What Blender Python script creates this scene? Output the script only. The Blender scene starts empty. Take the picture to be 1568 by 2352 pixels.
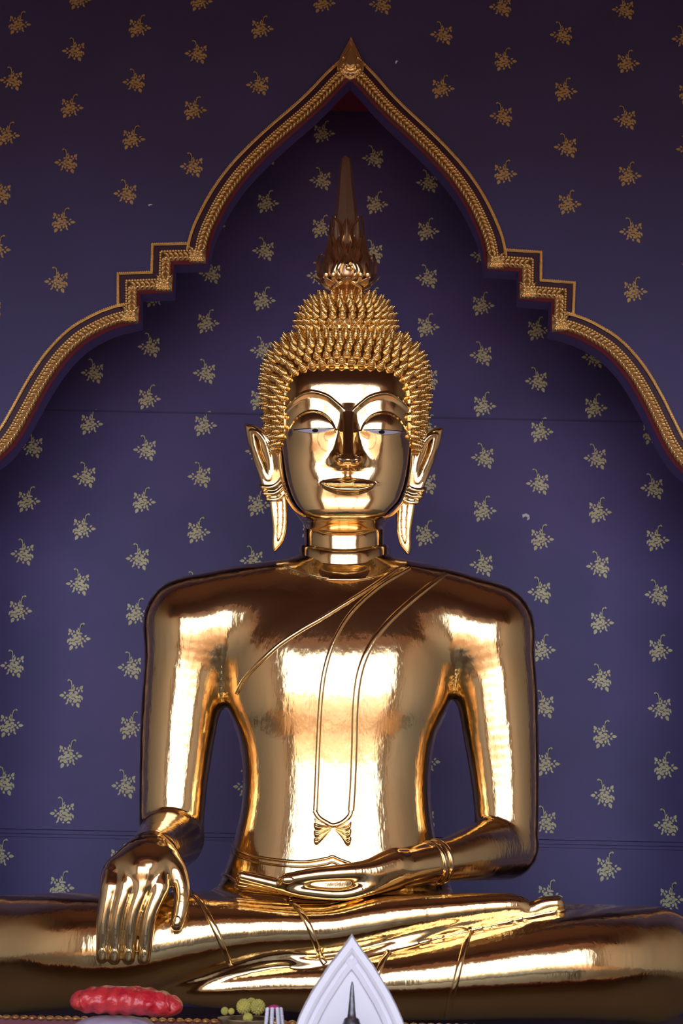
import bpy, bmesh, math, random
import numpy as np
from mathutils import Vector, Matrix
from mathutils.bvhtree import BVHTree
random.seed(7); np.random.seed(7)
D = bpy.data
COL = bpy.context.scene.collection
SC = bpy.context.scene

# ------------------------------------------------------------------ camera
F = 3200.0
PITCH = math.atan(F/12000.0)
ROLL = math.radians(1.15)
CAM = np.array([0.0, 0.0, 1.65])
fwd = np.array([0, math.cos(PITCH), math.sin(PITCH)])
up0 = np.array([0, -math.sin(PITCH), math.cos(PITCH)])
rt0 = np.array([1.0, 0, 0])
RT = rt0*math.cos(ROLL) + up0*math.sin(ROLL)
UP = up0*math.cos(ROLL) - rt0*math.sin(ROLL)
PX = 0.00235          # metres per depth unit
YS = 7.5              # statue axis distance

def P(px, py, Y):
    """point at distance Y seen at px,py (arrays ok)"""
    px = np.asarray(px, float); py = np.asarray(py, float); Y = np.asarray(Y, float)
    a = (px-784)/F; b = (1176-py)/F
    d = RT*a[..., None] + UP*b[..., None] + fwd
    t = Y/d[..., 1]
    return CAM + d*t[..., None]
def V(p):                                   # (n,3) px,py,q -> world
    p = np.asarray(p, float)
    return P(p[..., 0], p[..., 1], YS + p[..., 2]*PX)
def PV(px, py, Y): return Vector(P(px, py, Y))

cam = D.cameras.new('camera'); camo = D.objects.new('camera', cam); COL.objects.link(camo)
cam.sensor_fit = 'VERTICAL'; cam.sensor_height = 36.0; cam.sensor_width = 24.0
cam.lens = F/2352*36.0
cam.clip_end = 400
cam.dof.use_dof = True; cam.dof.focus_distance = 7.0; cam.dof.aperture_fstop = 5.0
camo.matrix_world = Matrix(((RT[0], UP[0], -fwd[0], CAM[0]), (RT[1], UP[1], -fwd[1], CAM[1]), (RT[2], UP[2], -fwd[2], CAM[2]), (0, 0, 0, 1)))
SC.camera = camo
SC.view_settings.view_transform = 'Standard'; SC.view_settings.look = 'None'
SC.view_settings.gamma = 1; SC.view_settings.exposure = 0.0
SC.view_settings.use_curve_mapping = False

# ------------------------------------------------------------------ materials
def mat(name, color, rough=.5, metal=0., bump=None, var=None, spec=.5, extra=None):
    m = D.materials.new(name); m.use_nodes = True
    nt = m.node_tree; b = nt.nodes['Principled BSDF']
    b.inputs['Base Color'].default_value = (*color, 1)
    b.inputs['Roughness'].default_value = rough
    b.inputs['Metallic'].default_value = metal
    b.inputs['Specular IOR Level'].default_value = spec
    tc = nt.nodes.new('ShaderNodeTexCoord')
    if var:                                  # (scale, color2, amount)
        n = nt.nodes.new('ShaderNodeTexNoise'); n.inputs['Scale'].default_value = var[0]; n.inputs['Detail'].default_value = 5
        nt.links.new(tc.outputs['Object'], n.inputs['Vector'])
        r = nt.nodes.new('ShaderNodeMapRange'); r.inputs[1].default_value = .35; r.inputs[2].default_value = .65
        r.inputs[4].default_value = var[2]
        nt.links.new(n.outputs['Fac'], r.inputs[0])
        mx = nt.nodes.new('ShaderNodeMix'); mx.data_type = 'RGBA'
        mx.inputs[6].default_value = (*color, 1); mx.inputs[7].default_value = (*var[1], 1)
        nt.links.new(r.outputs[0], mx.inputs[0]); nt.links.new(mx.outputs[2], b.inputs['Base Color'])
    prev = None
    for bp in (bump or []):                  # (scale, strength, distance, stretch)
        mp = nt.nodes.new('ShaderNodeMapping'); mp.inputs['Scale'].default_value = bp[3]
        nt.links.new(tc.outputs['Object'], mp.inputs[0])
        n = nt.nodes.new('ShaderNodeTexNoise'); n.inputs['Scale'].default_value = bp[0]; n.inputs['Detail'].default_value = 4
        nt.links.new(mp.outputs[0], n.inputs['Vector'])
        bn = nt.nodes.new('ShaderNodeBump'); bn.inputs['Strength'].default_value = bp[1]; bn.inputs['Distance'].default_value = bp[2]
        nt.links.new(n.outputs['Fac'], bn.inputs['Height'])
        if prev: nt.links.new(prev.outputs[0], bn.inputs['Normal'])
        prev = bn
    if prev: nt.links.new(prev.outputs[0], b.inputs['Normal'])
    return m

GOLD = mat('polished_gold', (1.0, .76, .42), .14, 1.0,
           bump=[(5, .5, .012, (1, 1, .7)), (16, .35, .004, (1, 1, .6)), (70, .5, .0016, (1, 1, .2))], var=(3.0, (.98, .66, .30), .6))
GOLDH = mat('polished_gold_hand', (1.0, .74, .40), .14, 1.0, bump=[(6, .3, .008, (1, 1, 1))])
GOLDF = mat('polished_gold_face', (1.0, .76, .42), .11, 1.0, bump=[(6, .3, .008, (1, 1, .6)), (22, .3, .002, (1, 1, .6))], var=(4.0, (.98, .68, .32), .6))
GOLDC = mat('curl_gold', (1.0, .70, .30), .17, 1.0)
GILTD = mat('gilt_moulding_bed', (.22, .10, .035), .45, .7)  # gilt darkened in the colour to deepen the shade between the leaves
GILT = mat('gilt_moulding', (1.0, .74, .38), .24, .9, bump=[(90, .3, .002, (1, 1, 1))])
GOLDSP = mat('aged_gold_spire', (.72, .45, .27), .30, 1.0, bump=[(25, .3, .003, (1, 1, 1))])
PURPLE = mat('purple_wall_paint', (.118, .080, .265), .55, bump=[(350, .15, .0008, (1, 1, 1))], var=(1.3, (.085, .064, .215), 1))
PURPLE2 = mat('purple_panel_dimmed', (.066, .053, .172), .55, bump=[(350, .15, .0008, (1, 1, 1))], var=(1.3, (.056, .046, .142), 1))  # panel purple darkened to stand for light fading towards the top
SOFFIT = mat('blue_soffit_paint', (.10, .072, .27), .5)
REDP = mat('red_fillet_paint', (.16, .020, .035), .45)
REDC = mat('dark_red_niche_ceiling', (.42, .06, .12), .6)
MAROON = mat('maroon_band_paint', (.05, .012, .035), .5)
MOTIF = mat('stencil_gold_paint', (.86, .78, .46), .55, .0, var=(30, (.72, .62, .34), 1))
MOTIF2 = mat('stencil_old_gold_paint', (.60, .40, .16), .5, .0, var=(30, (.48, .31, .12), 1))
CHIP = mat('bare_plaster', (.85, .83, .86), .7)
PEARL = mat('mother_of_pearl', (.48, .44, .56), .5, 0, spec=.2)
BLACK = mat('black_inlay', (.008, .008, .012), .6, spec=.1)
WHITE = mat('white_gloss_paint', (.80, .78, .88), .35, bump=[(25, .1, .002, (1, 1, 1))])
PEWTER = mat('tarnished_pewter', (.32, .31, .35), .35, .9, bump=[(60, .6, .006, (1, 1, .4))], var=(40, (.12, .12, .14), 1))
REDSAT = mat('red_satin', (.58, .015, .03), .28, 0, bump=[(14, .8, .03, (1, 1, 1))], var=(9, (.70, .07, .06), .8), spec=.8)
LILAC = mat('lilac_satin', (.42, .36, .50), .4, 0, bump=[(12, .6, .02, (1, 1, 1))])
REDCL = mat('red_cushion_cloth', (.10, .010, .015), .6, 0, bump=[(60, .4, .003, (1, 1, 1))])
SEATB = mat('dark_brown_seat_cloth', (.14, .10, .08), .7)
BROC = mat('gold_brocade', (.75, .48, .16), .4, .7, bump=[(120, .8, .004, (1, .3, 1))], var=(50, (.35, .08, .05), 1))
YELL = mat('yellow_petals', (.62, .50, .10), .7, 0, bump=[(160, .8, .006, (1, 1, 1))], var=(40, (.45, .40, .10), 1))
JASM = mat('white_jasmine_buds', (.80, .78, .90), .6)
PINK = mat('magenta_ribbon', (.55, .03, .20), .5)
BOWL = mat('dark_carved_bowl', (.12, .08, .05), .4, .3, var=(30, (.30, .2, .1), 1))
CEIL = mat('red_brown_ceiling', (.62, .37, .28), .6)
SIDEW = mat('hall_wall_plaster', (.60, .53, .45), .8)
FLOORM = mat('dark_stone_floor', (.24, .19, .15), .5, var=(1.2, (.17, .14, .115), 1))
PORCH = mat('terracotta_porch_tiles', (.50, .24, .10), .7, var=(2.5, (.36, .19, .09), 1))
TERR = mat('pale_paving_terrace', (.58, .42, .28), .8, var=(.5, (.40, .24, .14), 1))
TABLE = mat('dark_lacquer_table', (.15, .115, .09), .5)
PILLAR = mat('added_pillar_vermilion', (.62, .15, .08), .5)

# ------------------------------------------------------------------ object helpers
def link(name, me, parent=None, m=None, smooth=True, kind=None):
    o = D.objects.new(name, me); COL.objects.link(o)
    if m:
        for mm in (m if isinstance(m, (list, tuple)) else [m]): me.materials.append(mm)
    if smooth and len(me.polygons): me.polygons.foreach_set('use_smooth', [True]*len(me.polygons))
    if parent: o.parent = parent; o.matrix_parent_inverse = parent.matrix_world.inverted()
    if kind: o['kind'] = kind
    return o
def meshdata(name, vs, fs):
    me = D.meshes.new(name); me.from_pydata([tuple(v) for v in vs], [], [tuple(f) for f in fs]); me.update(); return me
def mk(name, vs, fs, parent=None, m=None, smooth=True, kind=None):
    me = meshdata(name, vs, fs)
    bm = bmesh.new(); bm.from_mesh(me); bmesh.ops.recalc_face_normals(bm, faces=bm.faces[:]); bm.to_mesh(me); bm.free()
    return link(name, me, parent, m, smooth, kind)
def thing(name, label, cat, loc, group=None):
    o = D.objects.new(name, None); COL.objects.link(o); o.location = loc; o.empty_display_size = .2
    o['label'] = label; o['category'] = cat
    if group: o['group'] = group
    bpy.context.view_layer.update()
    return o
def tag(o, label, cat, group=None):
    o['label'] = label; o['category'] = cat
    if group: o['group'] = group
    return o
class MB:
    def __init__(s): s.v = []; s.f = []; s.mi = []
    def add(s, vs, fs, mi=0):
        n = len(s.v); s.v += [tuple(v) for v in vs]; s.f += [tuple(i+n for i in f) for f in fs]; s.mi += [mi]*len(fs)
    def box(s, a, b, mi=0):
        x0, y0, z0 = a; x1, y1, z1 = b
        s.add([(x0,y0,z0),(x1,y0,z0),(x1,y1,z0),(x0,y1,z0),(x0,y0,z1),(x1,y0,z1),(x1,y1,z1),(x0,y1,z1)],
              [(0,3,2,1),(4,5,6,7),(0,1,5,4),(1,2,6,5),(2,3,7,6),(3,0,4,7)], mi)
    def obj(s, name, parent=None, m=None, smooth=False, kind=None):
        me = meshdata(name, s.v, s.f)
        if any(s.mi): me.polygons.foreach_set('material_index', s.mi)
        return link(name, me, parent, m, smooth, kind)
def lathe(prof, n=24, center=(0, 0, 0)):
    vs = []; fs = []
    for r, z in prof:
        for k in range(n):
            a = 2*math.pi*k/n; vs.append((center[0]+r*math.cos(a), center[1]+r*math.sin(a), center[2]+z))
    for i in range(len(prof)-1):
        for k in range(n):
            fs.append((i*n+k, i*n+(k+1) % n, (i+1)*n+(k+1) % n, (i+1)*n+k))
    fs.append(tuple(range(n))[::-1]); fs.append(tuple((len(prof)-1)*n+k for k in range(n)))
    return vs, fs
def spline(pts, sub=8):
    """Catmull-Rom through rows"""
    p = np.asarray(pts, float); n = len(p)
    q = np.vstack([2*p[0]-p[1], p, 2*p[-1]-p[-2]]); out = []
    for i in range(1, n):
        for t in np.linspace(0, 1, sub, endpoint=False):
            a, b, c, d = q[i-1], q[i], q[i+1], q[i+2]
            out.append(.5*((2*b)+(-a+c)*t+(2*a-5*b+4*c-d)*t*t+(-a+3*b-3*c+d)*t**3))
    out.append(p[-1]); return np.array(out)
def tube_mesh(pts, rad, n=10, flat=None):
    """world-space tube, pts (k,3), rad (k)"""
    pts = [Vector(p) for p in pts]; vs = []; fs = []; k = len(pts)
    prev = None
    for i, p in enumerate(pts):
        t = (pts[min(i+1, k-1)]-pts[max(i-1, 0)]).normalized()
        if prev is None:
            u = t.cross(Vector((0, 1, 0)));
            if u.length < .1: u = t.cross(Vector((1, 0, 0)))
        else: u = prev - t*prev.dot(t)
        u.normalize(); prev = u; w = t.cross(u)
        for j in range(n):
            a = 2*math.pi*j/n
            vs.append(p + (u*math.cos(a)+w*math.sin(a)*(flat or 1))*rad[i])
    for i in range(k-1):
        for j in range(n): fs.append((i*n+j, i*n+(j+1) % n, (i+1)*n+(j+1) % n, (i+1)*n+j))
    fs.append(tuple(range(n))[::-1]); fs.append(tuple((k-1)*n+j for j in range(n)))
    return vs, fs

# ------------------------------------------------------------------ implicit surfaces in view space
def smin(a, b, k):
    h = np.maximum(k-np.abs(a-b), 0)/k
    return np.minimum(a, b)-h*h*k*.25
class Chain:
    def __init__(s, pts, sub=5, qs=1.0):
        p = spline(pts, sub) if sub > 1 and len(pts) > 2 else np.asarray(pts, float)
        p[:, 3] = np.maximum(p[:, 3], 1); s.p = p; s.qs = qs
        s.lo = (p[:, :3]-p[:, 3:4]).min(0); s.hi = (p[:, :3]+p[:, 3:4]).max(0)
    def __call__(s, x, y, q):
        out = None
        if x.ndim == 1 and x.size > 20000:
            m = (x > s.lo[0]-75) & (x < s.hi[0]+75) & (y > s.lo[1]-75) & (y < s.hi[1]+75) & (q > s.lo[2]-75) & (q < s.hi[2]+75)
            out = np.full(x.shape, 75.0); xm, ym, qm = x[m], y[m], q[m]; om = np.full(xm.shape, 75.0)
            for a, b in zip(s.p[:-1], s.p[1:]):
                r_ = max(a[3], b[3])+75; l2 = np.minimum(a[:3], b[:3])-r_; h2 = np.maximum(a[:3], b[:3])+r_
                j = np.nonzero((xm > l2[0]) & (xm < h2[0]) & (ym > l2[1]) & (ym < h2[1]))[0]
                if not len(j): continue
                ab = b[:3]-a[:3]; L = (ab*ab).sum()+1e-9
                dx = xm[j]-a[0]; dy = ym[j]-a[1]; dq = qm[j]-a[2]
                t = np.clip((dx*ab[0]+dy*ab[1]+dq*ab[2])/L, 0, 1)
                om[j] = np.minimum(om[j], np.sqrt((dx-ab[0]*t)**2+(dy-ab[1]*t)**2+(dq-ab[2]*t)**2)-(a[3]+(b[3]-a[3])*t))
            out[m] = om; return out
        for a, b in zip(s.p[:-1], s.p[1:]):
            ab = b[:3]-a[:3]; L = (ab*ab).sum()+1e-9
            dx = x-a[0]; dy = y-a[1]; dq = q-a[2]
            t = np.clip((dx*ab[0]+dy*ab[1]+dq*ab[2])/L, 0, 1)
            dx = dx-ab[0]*t; dy = dy-ab[1]*t; dq = (dq-ab[2]*t)*s.qs
            d = np.sqrt(dx*dx+dy*dy+dq*dq)-(a[3]+(b[3]-a[3])*t)
            out = d if out is None else np.minimum(out, d)
        return out
AX = lambda y: 784-(y-1176)*.0201
class Loft:
    """rows: py, cx, half width, qc, front depth, back depth ; exponent n"""
    def __init__(s, rows, n=2.2, sub=6):
        r = spline(rows, sub); o = np.argsort(r[:, 0]); s.r = r[o]; s.n = n
        R = s.r; s.lo = np.array([(R[:, 1]-R[:, 2]).min(), R[0, 0], (R[:, 3]-R[:, 4]).min()])
        s.hi = np.array([(R[:, 1]+R[:, 2]).max(), R[-1, 0], (R[:, 3]+R[:, 5]).max()])
    def at(s, y): return [np.interp(y, s.r[:, 0], s.r[:, k]) for k in range(1, 6)]
    def __call__(s, x, y, q):
        cx, a, qc, bf, bb = s.at(y)
        b = np.where(q < qc, bf, bb)
        g = (np.abs((x-cx)/a)**s.n+np.abs((q-qc)/b)**s.n)**(1/s.n)
        d = (g-1)*np.minimum(a, b)
        y0, y1 = s.r[0, 0], s.r[-1, 0]
        return np.maximum(d, np.maximum(y0-y, y-y1))
def nets(fn, lo, hi, h):
    lo = np.asarray(lo, float); n = np.ceil((np.asarray(hi)-lo)/h).astype(int)+1
    ax = [lo[i]+h*np.arange(n[i]) for i in range(3)]
    G = fn.grid(ax)
    s = G < 0
    nx, ny, nz = G.shape
    acc = np.zeros((nx-1, ny-1, nz-1, 3)); cnt = np.zeros((nx-1, ny-1, nz-1))
    for axi in range(3):
        sl0 = [slice(None)]*3; sl1 = [slice(None)]*3; sl0[axi] = slice(0, -1); sl1[axi] = slice(1, None)
        a = G[tuple(sl0)]; b = G[tuple(sl1)]
        idx = np.argwhere((a < 0) != (b < 0))
        va = a[tuple(idx.T)]; vb = b[tuple(idx.T)]
        pos = idx.astype(float); pos[:, axi] += va/(va-vb)
        o = [i for i in range(3) if i != axi]
        for d0 in (0, 1):
            for d1 in (0, 1):
                c = idx.copy(); c[:, o[0]] -= d0; c[:, o[1]] -= d1
                ok = np.all((c >= 0) & (c < np.array([nx-1, ny-1, nz-1])), axis=1)
                cc = tuple(c[ok].T)
                np.add.at(acc, cc, pos[ok]); np.add.at(cnt, cc, 1)
    act = cnt > 0; ids = -np.ones(act.shape, int); ids[act] = np.arange(act.sum())
    verts = acc[act]/cnt[act][:, None]*h+lo
    quads = []
    for axi in range(3):
        sl0 = [slice(None)]*3; sl1 = [slice(None)]*3; sl0[axi] = slice(0, -1); sl1[axi] = slice(1, None)
        a = s[tuple(sl0)]; b = s[tuple(sl1)]
        idx = np.argwhere(a != b); o = [(axi+1) % 3, (axi+2) % 3]
        ok = (idx[:, o[0]] > 0) & (idx[:, o[1]] > 0) & (idx[:, o[0]] < G.shape[o[0]]-1) & (idx[:, o[1]] < G.shape[o[1]]-1)
        idx = idx[ok]; ins = a[tuple(idx.T)]
        def cid(d0, d1):
            c = idx.copy(); c[:, o[0]] -= d0; c[:, o[1]] -= d1; return ids[tuple(c.T)]
        q = np.stack([cid(0, 0), cid(1, 0), cid(1, 1), cid(0, 1)], 1)
        q[~ins] = q[~ins][:, ::-1]
        quads.append(q)
    return verts, np.concatenate(quads)
class Field:
    """list of (prim, k): smooth union in order"""
    def __init__(s, items, post=None): s.it = items; s.post = post
    def __call__(s, x, y, q):
        out = None
        for p, k in s.it:
            d = p(x, y, q); out = d if out is None else smin(out, d, k)
        if s.post is not None: out = s.post(x, y, q, out)
        return out
    def grid(s, ax):
        G = np.full([len(a) for a in ax], 60.0)
        for p, k in s.it:
            lo = p.lo-45-k; hi = p.hi+45+k
            sl = tuple(slice(int(np.searchsorted(a, l)), int(np.searchsorted(a, hh))) for a, l, hh in zip(ax, lo, hi))
            if any(t.stop <= t.start for t in sl): continue
            if isinstance(p, Chain):
                loc_ = np.full([t.stop-t.start for t in sl], 60.0)
                for a, b in zip(p.p[:-1], p.p[1:]):
                    r_ = max(a[3], b[3])+40+k; l2 = np.minimum(a[:3], b[:3])-r_; h2_ = np.maximum(a[:3], b[:3])+r_
                    ss = tuple(slice(int(np.searchsorted(ax[i][sl[i]], l2[i])), int(np.searchsorted(ax[i][sl[i]], h2_[i]))) for i in range(3))
                    if any(t.stop <= t.start for t in ss): continue
                    X = ax[0][sl[0]][ss[0]][:, None, None]-a[0]; Y = ax[1][sl[1]][ss[1]][None, :, None]-a[1]; Q = ax[2][sl[2]][ss[2]][None, None, :]-a[2]
                    ab = b[:3]-a[:3]; L_ = (ab*ab).sum()+1e-9
                    t = np.clip((X*ab[0]+Y*ab[1]+Q*ab[2])/L_, 0, 1)
                    d = np.sqrt((X-ab[0]*t)**2+(Y-ab[1]*t)**2+(Q-ab[2]*t)**2)-(a[3]+(b[3]-a[3])*t)
                    loc_[ss] = np.minimum(loc_[ss], d)
                G[sl] = smin(G[sl], loc_, k); continue
            X = ax[0][sl[0]][:, None, None]; Y = ax[1][sl[1]][None, :, None]; Q = ax[2][sl[2]][None, None, :]
            X, Y, Q = np.broadcast_arrays(X, Y, Q)
            G[sl] = smin(G[sl], np.minimum(p(X, Y, Q), 60), k)
        if s.post is not None:
            X, Y, Q = np.meshgrid(*ax, indexing='ij'); G = s.post(X, Y, Q, G)
        return G
def grad(fn, v, e=.6):
    x, y, q = v.T
    g = np.stack([fn(x+e, y, q)-fn(x-e, y, q), fn(x, y+e, q)-fn(x, y-e, q), fn(x, y, q+e)-fn(x, y, q-e)], 1)/(2*e)
    return g
def newton(fn, v, h, it=2):
    for _ in range(it):
        f = fn(*v.T); g = grad(fn, v); gg = np.maximum((g*g).sum(1), .05)
        v = v-g*np.clip(f/gg, -h, h)[:, None]
    return v
def subdiv(v, f):
    e = np.concatenate([f[:, [0, 1]], f[:, [1, 2]], f[:, [2, 3]], f[:, [3, 0]]]); es = np.sort(e, 1)
    key = es[:, 0].astype(np.int64)*len(v)+es[:, 1]
    uq, inv = np.unique(key, return_inverse=True)
    ev = (v[uq//len(v)]+v[uq % len(v)])/2
    n = len(f); fc = v[f].mean(1)
    ei = inv.reshape(4, n)+len(v); ci = np.arange(n)+len(v)+len(uq)
    nf = np.concatenate([np.stack([f[:, k], ei[k], ci, ei[(k+3) % 4]], 1) for k in range(4)])
    return np.vstack([v, ev, fc]), nf
def relax(v, f, it=1, lam=.5):
    for _ in range(it):
        s = np.zeros_like(v); c = np.zeros(len(v))
        for a, b in ((0, 1), (1, 2), (2, 3), (3, 0)):
            np.add.at(s, f[:, a], v[f[:, b]]); np.add.at(s, f[:, b], v[f[:, a]])
            np.add.at(c, f[:, a], 1); np.add.at(c, f[:, b], 1)
        v = v*(1-lam)+lam*s/np.maximum(c, 1)[:, None]
    return v
def implicit(name, fld, h, sub=1, parent=None, m=None, pad=8, mirror=None, final_relax=1):
    lo = np.min([p.lo for p, k in fld.it], 0)-pad; hi = np.max([p.hi for p, k in fld.it], 0)+pad
    v, f = nets(fld, lo, hi, h)
    v = newton(fld, v, h); v = relax(v, f, 1); v = newton(fld, v, h)
    for _ in range(sub):
        v, f = subdiv(v, f); v = newton(fld, v, h, 2)
    v = relax(v, f, final_relax, .5)
    w = V(v)
    if mirror is not None: w = w.copy(); w[:, 0] = 2*mirror-w[:, 0]; f = f[:, ::-1]
    me = D.meshes.new(name)
    me.vertices.add(len(w)); me.vertices.foreach_set('co', w.astype(np.float32).ravel())
    me.loops.add(f.size); me.loops.foreach_set('vertex_index', f.astype(np.int32).ravel())
    me.polygons.add(len(f)); me.polygons.foreach_set('loop_start', (np.arange(len(f))*4).astype(np.int32))
    me.polygons.foreach_set('loop_total', np.full(len(f), 4, np.int32))
    me.update(calc_edges=True); me.validate()
    # orientation
    bm = bmesh.new(); bm.from_mesh(me); bmesh.ops.recalc_face_normals(bm, faces=bm.faces[:]); bm.to_mesh(me); bm.free()
    return link(name, me, parent, m)

# ================================================================== STATUE
statue = thing('buddha_statue', 'large polished gold seated Buddha statue with flame finial in front of purple niche', 'statue', (0, 7.3, 1.07))

def mir(c):                                      # mirrored control points across the axis (image roll included)
    out = []
    for p in c:
        x, y = p[0], p[1]; dx = AX(y)-x
        out.append([AX(y)+dx, y+.0402*dx, p[2], p[3]])
    return out
cx = lambda y: AX(y)+2
trunk = Loft([
 (1255, 792, 84, 8, 70, 70), (1275, 792, 100, 8, 84, 80), (1292, 790, 150, 8, 92, 90), (1308, 788, 205, 8, 102, 100),
 (1335, 785, 250, 6, 120, 115), (1380, 782, 270, 4, 141, 130), (1440, 780, 278, 2, 160, 140), (1500, 778, 275, 0, 172, 145),
 (1560, 777, 268, 0, 176, 145), (1620, 775, 256, 0, 172, 140), (1700, 774, 226, 0, 160, 135), (1780, 773, 216, 0, 154, 130),
 (1850, 772, 218, 0, 156, 130), (1920, 770, 230, 0, 162, 135), (1975, 769, 246, 0, 170, 145), (2040, 768, 268, 0, 178, 150), (2110, 768, 280, 0, 180, 150)], n=2.4)
clavL = [(700, 1372, 4, 78), (590, 1388, 4, 90), (500, 1410, 2, 98), (438, 1434, 0, 104)]
armL = [(438, 1434, 0, 104), (424, 1540, 0, 95), (411, 1650, 0, 89), (399, 1780, -4, 80), (394, 1880, -8, 75), (394, 1922, -12, 74)]
armR = [(1118, 1446, 0, 104), (1138, 1560, 0, 95), (1148, 1660, 0, 89), (1158, 1770, -2, 80), (1163, 1870, -6, 74), (1160, 1940, -10, 76)]
foreL = [(394, 1925, -14, 73), (378, 1938, -150, 68), (355, 1955, -300, 58), (348, 1960, -340, 52)]
foreR = [(1160, 1945, -14, 76), (1100, 1957, -100, 66), (1040, 1972, -170, 53), (985, 1983, -215, 48)]
legA1 = [(560, 2125, -40, 80), (300, 2150, -110, 100), (30, 2192, -165, 136)]
legA2 = [(30, 2192, -165, 136), (150, 2184, -225, 134), (270, 2178, -255, 126), (400, 2158, -268, 104), (520, 2142, -275, 82), (620, 2136, -278, 68),
         (740, 2134, -280, 60), (830, 2120, -278, 58), (900, 2108, -274, 54), (1000, 2096, -268, 44), (1100, 2086, -262, 35), (1180, 2080, -258, 27),
         (1216, 2086, -256, 17), (1250, 2077, -256, 18), (1278, 2074, -256, 18)]
legB1 = [(1000, 2140, -40, 80), (1280, 2168, -110, 96), (1488, 2216, -165, 134)]
legB2 = [(1488, 2216, -165, 134), (1410, 2215, -212, 132), (1320, 2216, -240, 126), (1180, 2230, -252, 112), (1040, 2246, -258, 98), (900, 2258, -262, 86),
         (760, 2262, -262, 70), (640, 2264, -262, 59), (520, 2271, -266, 47), (440, 2277, -270, 32), (390, 2280, -274, 20), (352, 2282, -276, 10)]
lap = [(480, 2150, -130, 82), (784, 2150, -150, 80), (1100, 2150, -130, 82)]
hem = [(350, 2276, -300, 4), (430, 2260, -298, 9), (530, 2226, -300, 11), (610, 2206, -304, 12), (660, 2202, -304, 12), (695, 2208, -304, 11),
       (760, 2205, -302, 11), (850, 2188, -300, 12), (930, 2163, -294, 13), (1010, 2138, -284, 12), (1080, 2124, -278, 10), (1180, 2104, -268, 8), (1290, 2084, -258, 5)]
body_f = Field([(trunk, 1), (Chain(clavL), 60), (Chain(mir(clavL)), 60), (Chain(armL), 26), (Chain(armR), 26),
                (Chain(legA1), 30), (Chain(legB1), 30), (Chain(lap), 40), (Chain(legB2, 10), 14), (Chain(legA2, 10), 8), (Chain(hem, 6), 14), (Chain([(520, 2220, -150, 70), (784, 2230, -150, 72), (1050, 2220, -150, 72)], 1), 10),
                (Chain(foreL, 12), 9), (Chain(foreR, 12), 9)])
body = implicit('body', body_f, 7, 1, statue, GOLD, final_relax=5)
bvh = BVHTree.FromObject(body, bpy.context.evaluated_depsgraph_get()) if False else None
def make_bvh(o):
    me = o.data; vs = [v.co.copy() for v in me.vertices]
    return BVHTree.FromPolygons([o.matrix_world @ v for v in vs], [tuple(p.vertices) for p in me.polygons])
bpy.context.view_layer.update()
bvh = make_bvh(body)
def surf(px, py, tree=None):
    d = Vector(P(px, py, 5.0)-CAM).normalized()
    h = (tree or bvh).ray_cast(Vector(CAM), d)
    return (h[0], h[1]) if h[0] is not None else (None, None)
def strip(name, pts, width, height, parent, m=GOLD, tree=None, edge=1.6, sink=1.5, sub=10, taper=False):
    """raised band lying on the statue's surface, width/height in px units"""
    pl = spline(pts, sub); vs = []; fs = []; k = 0; N = len(pl)
    prof = [(-.5, -sink), (-.5, height*.4), (-.5+edge/width, height), (-.2, height*1.25), (.2, height*1.25), (.5-edge/width, height), (.5, height*.4), (.5, -sink)]
    pn = []
    for i, p in enumerate(pl):
        c, n = surf(p[0], p[1], tree)
        if c is None: continue
        pn.append((c, n, i))
    for j, (c, n, i) in enumerate(pn):
        a = pn[max(j-1, 0)][0]; b = pn[min(j+1, len(pn)-1)][0]
        t = (b-a).normalized(); s = t.cross(n).normalized()
        w = width*PX*(min(1, .15+4*min(i/N, 1-i/N)) if taper else 1)
        for u, hgt in prof: vs.append(c+s*(u*w)+n*(hgt*PX))
    m_ = len(prof)
    for j in range(len(pn)-1):
        for u in range(m_-1): fs.append((j*m_+u, j*m_+u+1, (j+1)*m_+u+1, (j+1)*m_+u))
    return mk(name, vs, fs, parent, m, smooth=True)

# robe edges on the chest
strip('robe_edge', [(912, 1306), (850, 1350), (745, 1416), (690, 1448), (640, 1482), (590, 1528), (560, 1562), (543, 1592)], 10, 4, statue)
sash = strip('shoulder_sash', [(940, 1306), (870, 1348), (808, 1405), (770, 1465), (748, 1530), (737, 1600), (731, 1700), (727, 1800), (724, 1862)], 10, 4, statue)
strip('shoulder_sash', [(1022, 1318), (960, 1366), (892, 1428), (850, 1484), (826, 1545), (816, 1620), (813, 1720), (810, 1800), (806, 1862)], 14, 4, statue)
strip('sash_hem', [(722, 1862), (732, 1878), (750, 1890), (765, 1896), (786, 1889), (802, 1874), (806, 1860)], 10, 4, statue)
strip('neck_crease', [(652, 1300), (700, 1318), (750, 1329), (800, 1333), (850, 1328), (900, 1312), (922, 1300)], 5, 2.2, statue)
def patch(name, outline_top, outline_bot, relief, parent, n=40, k=16, tree=None):
    """relief patch between two px curves"""
    a = spline(outline_top, 10); b = spline(outline_bot, 10)
    ta = np.linspace(0, 1, len(a)); tb = np.linspace(0, 1, len(b)); T = np.linspace(0, 1, n)
    A = np.stack([np.interp(T, ta, a[:, i]) for i in (0, 1)], 1); B = np.stack([np.interp(T, tb, b[:, i]) for i in (0, 1)], 1)
    vs = []; fs = []
    for i in range(n):
        for j in range(k):
            s = j/(k-1); p = A[i]*(1-s)+B[i]*s
            c, nn = surf(p[0], p[1], tree)
            edge = min(1, 6*min(T[i], 1-T[i]))*min(1, 6*min(s, 1-s))
            vs.append(c+nn*PX*(-1.5+edge*(4+relief(T[i], s))))
    for i in range(n-1):
        for j in range(k-1): fs.append((i*k+j, i*k+j+1, (i+1)*k+j+1, (i+1)*k+j))
    return mk(name, vs, fs, parent, GOLD)
rip = lambda a, b: 2.2*math.sin(2*math.pi*(b*4.0+a*.4))
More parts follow.
